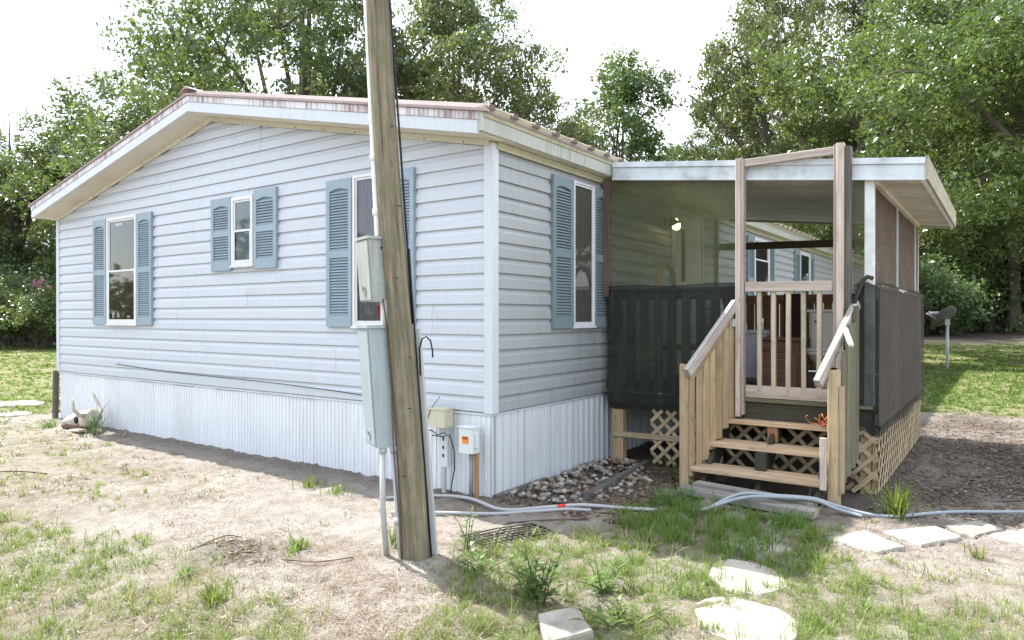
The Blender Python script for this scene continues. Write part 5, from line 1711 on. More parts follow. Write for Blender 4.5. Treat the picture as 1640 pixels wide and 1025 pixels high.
# wire grating half sunk in the sand
gr = thing("wire_grating", "dark wire grating lying on the sand right of the pole", "grating", (0.72, -0.78, 0))
A_, B_ = Vector((0.50, -1.02, 0)), Vector((0.72, -0.50, 0))
D_ = Vector((0.24, -0.06, 0))
gb = MB()
for i in range(14):
    s_ = A_.lerp(B_, i / 13)
    e_ = s_ + D_
    gb.tube([gp(s_.x, s_.y, 0.020 + 0.012 * math.sin(i)), gp((s_.x + e_.x) / 2, (s_.y + e_.y) / 2, 0.03), gp(e_.x, e_.y, 0.018)], 0.0055, 5)
for j in range(6):
    s_, e_ = A_ + D_ * j / 5, B_ + D_ * j / 5
    gb.tube([gp(s_.x, s_.y, 0.022), gp((s_.x + e_.x) / 2, (s_.y + e_.y) / 2, 0.036), gp(e_.x, e_.y, 0.022)], 0.0055, 5)
part("wire_mesh", gb, MT['dark_wood'], gr)

# ------------------------------------------------------------------ foliage tools
def mesh_from_arrays(name, co, quads, rnd, mat, smooth=False):
    me = bpy.data.meshes.new(name)
    me.vertices.add(len(co))
    me.vertices.foreach_set("co", np.ascontiguousarray(co, dtype=np.float32).ravel())
    k = quads.shape[1]
    me.loops.add(quads.size)
    me.loops.foreach_set("vertex_index", quads.astype(np.int32).ravel())
    me.polygons.add(len(quads))
    me.polygons.foreach_set("loop_start", (np.arange(len(quads)) * k).astype(np.int32))
    if smooth:
        me.polygons.foreach_set("use_smooth", np.ones(len(quads), bool))
    me.update(calc_edges=True)
    a = me.attributes.new("rnd", 'FLOAT', 'FACE')
    a.data.foreach_set("value", rnd.astype(np.float32))
    me.materials.append(mat)
    return me

def leaves_mesh(name, cen, r3, per, size, mat, seed, aspect=0.5, upbias=0.6):
    """leaf rhombi scattered round cluster centres"""
    r = np.random.default_rng(seed)
    nc = len(cen)
    n = nc * per
    cid = np.repeat(np.arange(nc), per)
    d = r.normal(size=(n, 3))
    d /= np.linalg.norm(d, axis=1, keepdims=True) + 1e-9
    rad = r.random(n) ** 0.45
    cl_s = r.uniform(0.65, 1.3, nc)[cid]
    pos = cen[cid] + d * (rad * cl_s)[:, None] * np.array(r3)
    nrm = r.normal(size=(n, 3)) + np.array([0, 0, upbias]) + d * 0.5
    nrm /= np.linalg.norm(nrm, axis=1, keepdims=True)
    ax = r.normal(size=(n, 3)) + np.array([0, 0, -0.35])
    ax -= nrm * (ax * nrm).sum(1, keepdims=True)
    ax /= np.linalg.norm(ax, axis=1, keepdims=True) + 1e-9
    sd_ = np.cross(nrm, ax)
    L_ = size * np.clip(r.lognormal(-0.08, 0.38, n), 0.35, 2.2)
    Wd = L_ * aspect * r.uniform(0.8, 1.2, n)
    droop = nrm * (L_ * 0.10)[:, None]
    v0 = pos - ax * (L_ * 0.5)[:, None] - droop
    v1 = pos + sd_ * (Wd * 0.5)[:, None] - ax * (L_ * 0.05)[:, None]
    v2 = pos + ax * (L_ * 0.5)[:, None] - droop
    v3 = pos - sd_ * (Wd * 0.5)[:, None] - ax * (L_ * 0.05)[:, None]
    co = np.stack([v0, v1, v2, v3], 1).reshape(-1, 3)
    q = np.arange(n * 4).reshape(n, 4)
    crnd = r.random(nc)[cid]
    rnd = np.clip(0.6 * crnd + 0.5 * r.random(n) - 0.05, 0, 1)
    return mesh_from_arrays(name, co, q, rnd, mat)

def sample_lobes(lobes, n, seed, shell=0.55, gapscale=0.35, gap=0.42):
    r = np.random.default_rng(seed)
    vol = np.array([l[1][0] * l[1][1] * l[1][2] for l in lobes]) ** 0.75
    pr = vol / vol.sum()
    res = []
    while len(res) < n:
        l = lobes[r.choice(len(lobes), p=pr)]
        d = r.normal(size=3)
        d /= np.linalg.norm(d)
        rad = 1 - (1 - shell) * r.random() ** 1.6 if r.random() < 0.75 else r.random() ** 0.5
        p = np.array(l[0]) + d * rad * np.array(l[1])
        g = fbm(np.array([p[0] * gapscale + p[2] * 0.21 + 100]), np.array([p[1] * gapscale - p[2] * 0.3 + 100]), seed + 5, 3)[0]
        if g < gap and r.random() < 0.8:
            continue
        res.append(p)
    return np.array(res)

def limbs_mesh(name, H, r0, cen, lobes, seed, mat, fork=0.35, nsec=70, sway=0.03):
    rr = random.Random(seed)
    mb = MB()
    top = H * 0.86
    pts, rs = [], []
    ph1, ph2 = rr.uniform(0, 6), rr.uniform(0, 6)
    n = 11
    for i in range(n):
        t = i / (n - 1)
        pts.append(Vector((sway * H * math.sin(t * 3 + ph1) * t, sway * H * math.sin(t * 2.4 + ph2) * t, -0.3 + (top + 0.3) * t)))
        rs.append(max(0.02, r0 * (1 - t) ** 0.75 * (1.0 + 0.5 * max(0, 0.12 - t) / 0.12)))
    mb.tube(pts, rs, 10)
    mains = []
    for k, l in enumerate(lobes):
        t0 = min(0.85, fork + rr.uniform(0, 0.3))
        i = int(t0 * (n - 1))
        s = pts[i]
        e = Vector(l[0]) + Vector((rr.uniform(-.3, .3), rr.uniform(-.3, .3), rr.uniform(-.2, .4)))
        m1 = s.lerp(e, 0.4) + Vector((rr.uniform(-.35, .35), rr.uniform(-.35, .35), 0.06 * (e - s).length))
        m2 = s.lerp(e, 0.72) + Vector((rr.uniform(-.3, .3), rr.uniform(-.3, .3), 0.05 * (e - s).length))
        rb = min(rs[i] * 0.6, r0 * 0.45)
        path = smooth_path([s, m1, m2, e], 4)
        mb.tube(path, [rb * (1 - 0.8 * j / (len(path) - 1)) for j in range(len(path))], 7)
        mains += [(p, rb * (1 - 0.8 * j / (len(path) - 1))) for j, p in enumerate(path[3:])]
    mains += [(pts[i], rs[i]) for i in range(n // 2, n)]
    for c in rr.sample(list(cen), min(nsec, len(cen))):
        c = Vector(c)
        b = min(mains, key=lambda q: (q[0] - c).length + rr.uniform(0, 0.6))
        mid = b[0].lerp(c, 0.5) + Vector((rr.uniform(-.25, .25), rr.uniform(-.25, .25), rr.uniform(0.0, .25)))
        rb = max(0.010, min(b[1] * 0.55, 0.05))
        mb.tube([b[0], mid, c], [rb, rb * 0.65, rb * 0.25], 5)
    me = mb.mesh(name, closed=False)
    me.materials.append(mat)
    return me

SPECIES = {}
def species(key, H, r0, lobes, ncl, per, r3, leaf, mat, seed, aspect=0.5, fork=0.35, gap=0.42, nsec=70, sway=0.03, bark='bark', gapscale=0.35):
    cen = sample_lobes(lobes, ncl, seed, gap=gap, gapscale=gapscale)
    SPECIES[key] = (limbs_mesh("trunk_" + key, H, r0, cen, lobes, seed, MT[bark], fork, nsec, sway), leaves_mesh("crown_" + key, cen, r3, per, leaf, mat, seed + 1, aspect), H)

def rl(n, cx, cy, cz, rad, zr, br, seed, flat=0.75):
    """n lobes spread in an ellipsoid"""
    rr = random.Random(seed)
    out_ = []
    for i in range(n):
        a = 2.399 * i + rr.uniform(-.4, .4)
        u = (i + 0.5) / n
        rr_ = rad * math.sqrt(u) * rr.uniform(0.75, 1.05)
        zz_ = cz + zr * (1 - (rr_ / rad) ** 2 * 0.9) * rr.uniform(0.2, 1.0) - zr * 0.4 * rr.random()
        b = br * rr.uniform(0.75, 1.25)
        out_.append(((cx + rr_ * math.cos(a), cy + rr_ * math.sin(a), zz_), (b, b, b * flat)))
    return out_

species('oak', 19, 0.45, rl(17, 0, 0, 11.0, 8.2, 6.0, 2.5, 1) + rl(8, 0, 0, 7.5, 7.5, 2.0, 2.0, 2), 680, 125, (0.78, 0.78, 0.48), 0.175, LF['oak'], 101, fork=0.28, nsec=150, gap=0.43)
species('tall', 17, 0.30, rl(14, 0, 0, 9.5, 3.8, 6.5, 1.9, 3) + rl(6, 0, 0, 5.5, 3.4, 2.0, 1.6, 4), 450, 115, (0.62, 0.62, 0.46), 0.15, LF['bright'], 202, nsec=90)
species('broad', 14, 0.30, rl(14, 0, 0, 7.5, 4.8, 5.0, 2.0, 5) + rl(6, 0, 0, 4.0, 4.2, 1.6, 1.6, 6), 460, 115, (0.68, 0.68, 0.46), 0.155, LF['oak'], 303, nsec=90)
species('slim', 15, 0.16, rl(12, 0, 0, 9.5, 1.9, 5.0, 1.05, 7, 1.2) + rl(5, 0, 0, 6.0, 1.6, 2.0, 0.9, 8, 1.1), 200, 75, (0.55, 0.55, 0.6), 0.16, LF['bright'], 404, gap=0.46, nsec=70, gapscale=0.8)
species('near', 13, 0.28, rl(17, 0, 0, 7.4, 4.6, 4.2, 1.6, 9) + rl(8, 0, 0, 4.6, 4.4, 1.3, 1.35, 10), 640, 125, (0.50, 0.50, 0.34), 0.115, LF['near'], 505, aspect=0.45, nsec=150, gap=0.40, gapscale=0.5)
species('wood', 17, 0.30, rl(13, 0, 0, 11.0, 4.2, 4.8, 2.0, 33) + rl(5, 0, 0, 7.5, 3.2, 1.5, 1.6, 34), 380, 85, (0.85, 0.85, 0.6), 0.19, LF['oak'], 808, nsec=90, fork=0.5)
species('shrub', 3.2, 0.05, rl(10, 0, 0, 1.5, 1.25, 1.1, 0.75, 11, 0.9), 120, 75, (0.36, 0.36, 0.32), 0.105, LF['shade'], 606, nsec=40, fork=0.1, gapscale=1.0)
species('bush', 2.4, 0.04, rl(9, 0, 0, 1.0, 1.1, 0.9, 0.6, 12, 0.9), 100, 70, (0.33, 0.33, 0.28), 0.09, LF['bright'], 707, nsec=40, fork=0.08, gapscale=1.0)

def gpt(px, depth):
    p = CAM + (FW + RT * ((px - 820) / FPX)) * depth
    return p.x, p.y

def tree(key, px, depth, height, name, label, cat="tree", group=None, rz=None, sxy=1.0):
    tm, cm, H = SPECIES[key]
    x, y = gpt(px, depth)
    s = height / H
    t = thing(name, label, cat, (x, y, G(x, y) - 0.05), group)
    t.rotation_euler = (0, 0, rz if rz is not None else random.uniform(0, 6.28))
    t.scale = (s * sxy, s * sxy, s)
    for nm, me in (("trunk", tm), ("crown", cm)):
        o = bpy.data.objects.new(nm, me)
        COL.objects.link(o)
        o.parent = t
    return t

# big trees behind the house
tree('oak', 500, 30, 19.5, "oak_tree", "large spreading oak behind the ridge of the roof", rz=0.4, sxy=0.88)
tree('oak', 725, 33, 19.0, "oak_tree", "large oak behind the right half of the gable roof", rz=2.6, sxy=0.78)
tree('broad', 250, 40, 16.8, "broad_tree", "round green tree rising behind the left slope of the roof", rz=1.0)
tree('tall', 140, 44, 14.8, "tall_tree", "green tree beside the left eave of the roof", rz=2.0)
tree('broad', 30, 41, 14.6, "broad_tree", "dense tree with its crown nearest the left edge", rz=3.0)
tree('tall', 90, 50, 14.2, "tall_tree", "tree standing back between the two left edge trees", rz=0.6)
tree('slim', 985, 38, 16.6, "slim_tree", "slim airy tree standing alone against the sky behind the eave", rz=1.5, sxy=1.15)
tree('slim', 925, 44, 14.5, "slim_tree", "small airy tree just left of the slim lone tree", rz=4.0, sxy=1.2)
tree('broad', 1085, 44, 14.4, "broad_tree", "round tree above the left end of the porch roof", rz=0.3, sxy=0.8)
tree('tall', 1165, 46, 16.0, "tall_tree", "tree above the middle of the porch roof", rz=2.2)
tree('oak', 1275, 37, 22.0, "oak_tree", "tall oak leaning over the sky gap behind the porch", rz=3.6, sxy=0.72)
tree('near', 1430, 25, 16.0, "leafy_tree", "bright leafy tree behind the right end of the porch roof", rz=0.8)
tree('near', 1720, 15.5, 12.2, "leafy_tree", "glossy leafy tree filling the top right corner", rz=2.9)
tree('near', 1690, 23, 15.0, "leafy_tree", "glossy leafy tree just behind the one in the top right corner", rz=5.0)
tree('broad', 1545, 47, 20.5, "broad_tree", "dense tree whose crown hangs low behind the satellite dish", rz=1.1)
# woodland at the right: trunks one can tell apart
tree('wood', 1622, 43, 20.0, "woodland_tree", "woodland tree with the thickest dark trunk at the right", rz=0.2, sxy=1.1)
tree('wood', 1585, 44.5, 18.0, "woodland_tree", "woodland tree with a slimmer dark trunk left of the thickest one", rz=1.7)
tree('wood', 1556, 50, 17.0, "woodland_tree", "woodland tree with a pale sunlit trunk right of the satellite dish", rz=3.3)
for px, dp_, h_, ky in ((-120, 42, 14, 'broad'), (-60, 50, 15, 'tall'), (190, 54, 14, 'broad'), (330, 50, 15, 'tall'), (400, 56, 15, 'broad'), (560, 54, 16, 'tall'), (640, 50, 15, 'broad'), (830, 54, 13.5, 'broad'), (1020, 58, 15.5, 'tall'), (1240, 54, 17, 'broad'), (1340, 50, 17, 'tall'), (1440, 52, 17, 'broad'), (1530, 55, 17, 'tall'), (1660, 52, 17, 'broad'), (1720, 44, 17, 'tall'), (1800, 50, 17, 'broad'), (1470, 62, 18, 'oak'), (1600, 64, 18, 'oak'), (20, 58, 15, 'oak'), (1860, 38, 16, 'broad')):
    tree(ky, px, dp_, h_, "woodland_tree", "tree in the second row of the wood, behind the nearer trees", group="trees farther back in the wood")
# understory at the wood's edge
for i, (px, dp_, h_) in enumerate(((-40, 31, 3.4), (15, 33, 3.0), (95, 32.5, 3.2), (130, 34, 3.6), (-90, 33, 4.0), (40, 36, 4.5), (85, 37, 4.5), (0, 38, 5), (120, 38, 5), (-40, 38, 5))):
    tree('shrub' if i % 3 else 'bush', px, dp_, h_, "shrub", "leafy shrub at the edge of the wood left of the house", "shrub", "shrubs along the left wood edge")
for i, (px, dp_, h_) in enumerate(((1480, 43, 3.4), (1512, 45, 4.6), (1535, 43, 2.0), (1560, 46, 3.2), (1600, 46, 2.2), (1645, 45, 2.4), (1675, 45, 4.2), (1460, 42, 6.0), (1500, 46, 7.5), (1570, 50, 7.5), (1630, 50, 7.5), (1690, 47, 6.0), (1430, 44, 7), (1400, 46, 7), (1540, 52, 8.0), (1605, 54, 8.5), (1660, 55, 8.0), (1720, 42, 5), (1480, 52, 9), (1440, 54, 9))):
    tree('shrub' if i % 2 else 'bush', px, dp_, h_, "shrub", "leafy shrub at the edge of the wood right of the porch", "shrub", "shrubs along the right wood edge")
cm_ = tree('bush', 58, 31.5, 3.2, "flowering_shrub", "tall shrub with pink blossom near the left edge", "flowering shrub", rz=1.0)
pk = leaves_mesh("blossom", np.array([[0.1, -0.3, 2.25], [0.35, 0.0, 2.1], [-0.05, -0.1, 2.2], [0.1, 0.25, 2.3], [0.1, -0.2, 2.1]]), (0.13, 0.13, 0.10), 45, 0.055, LF['pink'], 5, 0.8)
o = bpy.data.objects.new("blossom", pk)
COL.objects.link(o)
o.parent = cm_

# bare dead tree beside the slim tree
def dead_tree():
    rr = random.Random(3)
    mb = MB()
    def grow(p, d, l, r, depth):
        q = p
        path, rs = [p], [r]
        for i in range(3):
            d = (d + Vector((rr.uniform(-.16, .16), rr.uniform(-.16, .16), 0.05))).normalized()
            q = q + d * (l / 3)
            path.append(q)
            rs.append(r * (1 - 0.5 * (i + 1) / 3))
        mb.tube(path, rs, 6)
        if depth:
            for k in range(3 if depth > 1 else 2):
                nd = (d + Vector((rr.uniform(-.8, .8), rr.uniform(-.8, .8), rr.uniform(-.1, .5)))).normalized()
                grow(path[rr.choice((1, 2, 3))], nd, l * rr.uniform(0.5, 0.75), r * 0.45, depth - 1)
    grow(Vector((0, 0, -0.2)), Vector((0, 0, 1)), 9.5, 0.12, 4)
    return mb
x, y = gpt(1028, 37)
dt = thing("dead_tree", "bare grey dead tree against the sky right of the slim tree", "tree", (x, y, G(x, y)))
dm = dead_tree().mesh("trunk", closed=False)
dm.materials.append(MT['bark_dead'])
o = bpy.data.objects.new("trunk", dm)
COL.objects.link(o)
o.parent = dt

# the wood's own undergrowth, a mass nobody could count
ug = []
r_ = np.random.default_rng(8)
for k in range(2600):
    px = r_.uniform(-300, 1950)
    dp_ = r_.uniform(42, 66)
    x, y = gpt(px, dp_)
    ug.append((x, y, G(x, y) + r_.uniform(0.1, 4.5) * r_.random()))
um = leaves_mesh("undergrowth", np.array(ug), (0.9, 0.9, 0.6), 26, 0.26, LF['shade'], 77)
o = bpy.data.objects.new("undergrowth", um)
COL.objects.link(o)
o['kind'] = 'stuff'

fw_ = []
for k in range(900):
    a_ = r_.uniform(math.radians(165), math.radians(345))
    R_ = r_.uniform(30, 40)
    x, y = CAM.x + R_ * math.cos(a_), CAM.y + R_ * math.sin(a_)
    hmax = 5.5 + 3 * math.sin(a_ * 9) * math.sin(a_ * 4 + 1)
    fw_.append((x, y, r_.uniform(0.4, hmax)))
fm_ = leaves_mesh("far_wood", np.array(fw_), (1.7, 1.7, 1.2), 40, 0.5, LF['oak'], 78)
o = bpy.data.objects.new("far_wood", fm_)
COL.objects.link(o)
o['kind'] = 'stuff'

# ------------------------------------------------------------------ grass
def blades_mesh(name, x, y, z, h, wid, rnd, mat, seed, bend=0.5, az=None):
    r = np.random.default_rng(seed)
    n = len(x)
    a = r.uniform(0, 2 * math.pi, n) if az is None else az - math.pi / 2 + r.normal(0, 0.6, n)
    s = np.stack([np.cos(a), np.sin(a), np.zeros(n)], -1)
    f = np.stack([-np.sin(a), np.cos(a), np.zeros(n)], -1)
    lean_ = r.uniform(0.1, 1.0, n) * bend
    p0 = np.stack([x, y, z - 0.006], -1)
    up = np.array([0, 0, 1.0])
    p1 = p0 + up * (h * 0.55)[:, None] + f * (h * lean_ * 0.35)[:, None]
    p2 = p0 + up * (h * (1 - 0.35 * lean_))[:, None] + f * (h * lean_ * 1.1)[:, None]
    w_ = wid[:, None] * 0.5
    co = np.stack([p0 - s * w_, p0 + s * w_, p1 + s * w_ * 0.8, p1 - s * w_ * 0.8, p2 + s * w_ * 0.12, p2 - s * w_ * 0.12], 1).reshape(-1, 3)
    b = (np.arange(n) * 6)[:, None]
    q = np.stack([b + np.array([[0, 1, 2, 3]]), b + np.array([[3, 2, 4, 5]])], 1).reshape(-1, 4)
    return mesh_from_arrays(name, co, q, np.repeat(rnd, 2), mat)

def scatter_grass():
    r = np.random.default_rng(5)
    N = 420000
    d = 2.0 * (34 / 2.0) ** r.random(N)
    lat = r.uniform(-0.86, 0.86, N)
    x = CAM.x + CF.x * d + CR.x * d * lat
    y = CAM.y + CF.y * d + CR.y * d * lat
    veg, patch, mulch_shade = ground_masks(x, y)
    n3 = fbm(x * 7 + 40, y * 7 + 40, 55, 3)
    pr = veg * (0.05 + 0.95 * patch) * sstep(0.38, 0.62, n3 + (veg - 0.5) * 0.30)
    inhome = (x > -W - 0.02) & (x < 0.03) & (y > -0.03) & (y < HL)
    inporch = (x > -0.1) & (x < 2.66) & (y > 1.2) & (y < 5.6)
    keep = (r.random(N) < pr * (0.15 + 0.10 * sstep(6, 12, d))) & ~inhome & ~inporch
    for poly in SLAB_POLYS:
        keep &= ~(polyfield(x, y, poly, 0.02) > 0.85)
    x, y, d = x[keep], y[keep], d[keep]
    nt_ = len(x)
    hs = r.lognormal(0, 0.38, nt_)
    dry = fbm(x * 0.8 + 5, y * 0.8 + 9, 91, 3)
    tr = r.random(nt_)
    per = r.integers(5, 15, nt_)
    ti = np.repeat(np.arange(nt_), per)
    n = len(ti)
    a = r.uniform(0, 6.283, n)
    q = np.abs(r.normal(0, 0.016, n)) * (1 + 0.12 * np.clip(d[ti] - 3, 0, None))
    bx, by = x[ti] + q * np.cos(a), y[ti] + q * np.sin(a)
    step_ = polyfield(bx, by, P_STEP, 0.2)
    h = (0.038 + 0.010 * polyfield(bx, by, P_RIGHT, 0.2)) * hs[ti] * r.uniform(0.45, 1.4, n) * (1 + 0.6 * step_) * (1 + 0.7 * (tr[ti] > 0.93))
    wid = (0.0026 + 0.0013 * np.clip(d[ti] - 3, 0, None)) * r.uniform(0.6, 1.4, n)
    rnd = np.clip(1.1 * dry[ti] + 0.6 * tr[ti] + 0.4 * r.random(n) - 0.52 - 0.45 * step_ - 0.35 * sstep(6, 12, d[ti]), 0, 1)
    me = blades_mesh("grass", bx, by, gz(bx, by), h, wid, rnd, LF['grass'], 6, 1.0, a)
    o = bpy.data.objects.new("grass", me)
    COL.objects.link(o)
    o['kind'] = 'stuff'
    return n

NGR = scatter_grass()
print('blades', NGR)

def scatter_dry():
    r = np.random.default_rng(15)
    N = 260000
    d = 2.0 * (12 / 2.0) ** r.random(N)
    lat = r.uniform(-0.86, 0.86, N)
    x = CAM.x + CF.x * d + CR.x * d * lat
    y = CAM.y + CF.y * d + CR.y * d * lat
    veg, patch, mulch_shade = ground_masks(x, y)
    n3 = fbm(x * 2.1 + 4, y * 2.1 + 4, 155, 4)
    pr = np.clip(veg * 1.2 + 0.18, 0, 1) * (1 - 0.4 * patch) * sstep(0.45, 0.68, n3)
    keep = (r.random(N) < pr * 0.09) & ~((x > -W - 0.02) & (x < 0.05) & (y > -0.05)) & ~((x > -0.1) & (x < 4) & (y > 1.2))
    x, y, d = x[keep], y[keep], d[keep]
    per = r.integers(4, 10, len(x))
    ti = np.repeat(np.arange(len(x)), per)
    n = len(ti)
    a = r.uniform(0, 6.283, n)
    q = np.abs(r.normal(0, 0.025, n))
    bx, by = x[ti] + q * np.cos(a), y[ti] + q * np.sin(a)
    h = r.uniform(0.015, 0.06, n)
    wid = (0.0022 + 0.001 * np.clip(d[ti] - 3, 0, None)) * r.uniform(0.6, 1.4, n)
    me = blades_mesh("dry_grass", bx, by, gz(bx, by), h, wid, np.clip(r.normal(0.6, 0.25, n), 0, 1), LF['straw'], 16, 1.7, a)
    o = bpy.data.objects.new("dry_grass", me)
    COL.objects.link(o)
    o['kind'] = 'stuff'
LF['straw'] = leaf_mat("dry_straw", (0.10, 0.07, 0.05), (0.26, 0.20, 0.14), (0.48, 0.42, 0.33), 0.1, 0.1)
scatter_dry()

# loose litter: straw, twigs, dead leaves
def litter(name, n, sampler, L0, L1, wr, mat, seed):
    r = np.random.default_rng(seed)
    x, y = sampler(r, n)
    n = len(x)
    z = gz(x, y) + r.uniform(0.004, 0.012, n)
    a = r.uniform(0, 2 * math.pi, n)
    L_ = r.uniform(L0, L1, n)
    w_ = L_ * wr * r.uniform(0.7, 1.3, n)
    u = np.stack([np.cos(a), np.sin(a), r.uniform(-.25, .25, n)], -1)
    s = np.stack([-np.sin(a), np.cos(a), r.uniform(-.4, .4, n)], -1)
    p = np.stack([x, y, z], -1)
    co = np.stack([p - u * (L_ / 2)[:, None], p + s * (w_ / 2)[:, None], p + u * (L_ / 2)[:, None], p - s * (w_ / 2)[:, None]], 1).reshape(-1, 3)
    q = np.arange(n * 4).reshape(n, 4)
    me = mesh_from_arrays(name, co, q, r.random(n), mat)
    o = bpy.data.objects.new(name, me)
    COL.objects.link(o)
    o['kind'] = 'stuff'
LF['straw'] = leaf_mat("dry_straw", (0.10, 0.07, 0.05), (0.26, 0.20, 0.14), (0.48, 0.42, 0.33), 0.1, 0.1)
LF['deadleaf'] = leaf_mat("dead_leaves", (0.06, 0.042, 0.034), (0.13, 0.095, 0.072), (0.30, 0.23, 0.17), 0.1, 0.15)
def samp_yard(r, n):
    d = 2.2 * (12 / 2.2) ** r.random(n)
    lat = r.uniform(-0.85, 0.85, n)
    x = CAM.x + CF.x * d + CR.x * d * lat
    y = CAM.y + CF.y * d + CR.y * d * lat
    g = fbm(x * 1.7 + 33, y * 1.7 + 3, 61, 3)
    ok = ~((x > -W - 0.03) & (x < 0.05) & (y > -0.02)) & ~((x > 0) & (x < 2.66) & (y > 1.2)) & (r.random(n) < sstep(0.32, 0.66, g))
    for poly in SLAB_POLYS:
        ok &= ~(polyfield(x, y, poly, 0.02) > 0.6)
    return x[ok], y[ok]
litter("straw", 60000, samp_yard, 0.015, 0.075, 0.06, LF['straw'], 71)
def samp_dark(r, n):
    x, y = samp_yard(r, n)
    return x, y
litter("bark_chips", 26000, samp_dark, 0.005, 0.022, 0.5, LF['deadleaf'], 72)
def samp_mulch(r, n):
    x = r.uniform(2.6, 6.0, n)
    y = r.uniform(1.4, 10, n)
    ok = r.random(n) < polyfield(x, y, P_MULCH_SHADE, 1.6) * 0.9
    x2 = r.uniform(0.1, 1.4, n // 5)
    y2 = r.uniform(-0.1, 1.9, n // 5)
    return np.append(x[ok], x2), np.append(y[ok], y2)
litter("leaf_litter", 34000, samp_mulch, 0.016, 0.06, 0.42, LF['deadleaf'], 73)
def samp_mound(r, n):
    return r.normal(-0.52, 0.14, n), r.normal(-2.06, 0.07, n)
litter("dead_grass_heap", 700, samp_mound, 0.02, 0.09, 0.12, LF['deadleaf'], 74)

# single clumps and weeds
def clump(x, y, n, h, spread, label, mat=None, seed=1, wid=0.006, name="grass_clump", dry=0.0, cat="grass clump"):
    r = np.random.default_rng(seed)
    a = r.uniform(0, 2 * math.pi, n)
    d = np.abs(r.normal(0, spread * 0.35, n))
    xs, ys = d * np.cos(a), d * np.sin(a)
    k = 7
    L_ = h * r.uniform(0.5, 1.25, n)
    outw = r.uniform(0.15, 0.95, n)
    az = a + r.normal(0, 0.7, n)
    f = np.stack([np.cos(az), np.sin(az)], -1)
    s = np.stack([-np.sin(az), np.cos(az)], -1)
    rows = []
    for j in range(k):
        t = j / (k - 1)
        hz = L_ * (t - 0.52 * outw * t * t * t)
        of = L_ * outw * (t ** 1.7) * 0.85
        w_ = wid * (1 - t ** 2.2) * r.uniform(0.8, 1.2, n) * 0.5 + 0.0003
        px_ = np.stack([xs + f[:, 0] * of, ys + f[:, 1] * of, hz - 0.01], -1)
        sd_ = np.stack([s[:, 0] * w_, s[:, 1] * w_, np.zeros(n)], -1)
        rows += [px_ - sd_, px_ + sd_]
    co = np.stack(rows, 1).reshape(-1, 3)
    b = (np.arange(n) * 2 * k)[:, None]
    q = np.stack([b + np.array([[2 * j, 2 * j + 1, 2 * j + 3, 2 * j + 2]]) for j in range(k - 1)], 1).reshape(-1, 4)
    rnd = np.repeat(np.clip(r.random(n) * 0.7 + dry, 0, 1), k - 1)
    me = mesh_from_arrays(name, co, q, rnd, mat or LF['grass'], True)
    o = bpy.data.objects.new(name, me)
    COL.objects.link(o)
    o.location = (x, y, G(x, y))
    return tag(o, label, cat)
clump(-0.22, -1.78, 110, 0.11, 0.16, "bright green grass clump on bare sand left of the pole", seed=1)
clump(0.02, -2.52, 120, 0.12, 0.16, "low bright grass clump in sand at the lower left", seed=2)
clump(-0.42, -2.42, 70, 0.09, 0.10, "small grass clump left of the low bright one in the sand", seed=12)
clump(2.82, 1.30, 150, 0.30, 0.16, "tall arching grass clump right of the steps beside the hose", seed=3, wid=0.010)
clump(-6.0, -0.42, 26, 0.36, 0.22, "thin tall weed clump beside the cow skull", LF['shade'], 4, 0.009, "weed_clump", cat="weed")
clump(-1.55, -0.62, 70, 0.13, 0.22, "ragged grass clump in the shade strip under the gable wall", seed=5, wid=0.007)
clump(-1.15, -0.66, 60, 0.12, 0.20, "sparse grass clump nearest the pole in the gable shade strip", seed=6)
clump(0.32, -1.42, 50, 0.20, 0.12, "spiky grass clump behind the bent conduit at the pole foot", seed=7, wid=0.008)
clump(3.35, 0.55, 60, 0.10, 0.12, "small pale grass clump below the square slabs", seed=8, dry=0.2)
clump(3.62, 0.42, 60, 0.12, 0.10, "grass clump near the right edge below the slabs", seed=9, dry=0.1)
clump(-7.1, -0.50, 80, 0.16, 0.22, "green grass clump growing under the nose of the cow skull", LF['weed'], 10, 0.008)
clump(-8.75, -0.75, 90, 0.16, 0.3, "green grass clump in front of the dark stake", seed=11)
clump(1.30, 0.62, 100, 0.20, 0.26, "tall soft grass clump left of the bottom step", LF['weed'], 21, 0.006)
clump(1.55, 0.45, 70, 0.16, 0.15, "grass clump before the planks, left end of the hose", LF['weed'], 22, 0.006)
clump(2.15, 0.60, 70, 0.14, 0.15, "grass clump in front of the right end of the planks", LF['weed'], 23, 0.006)

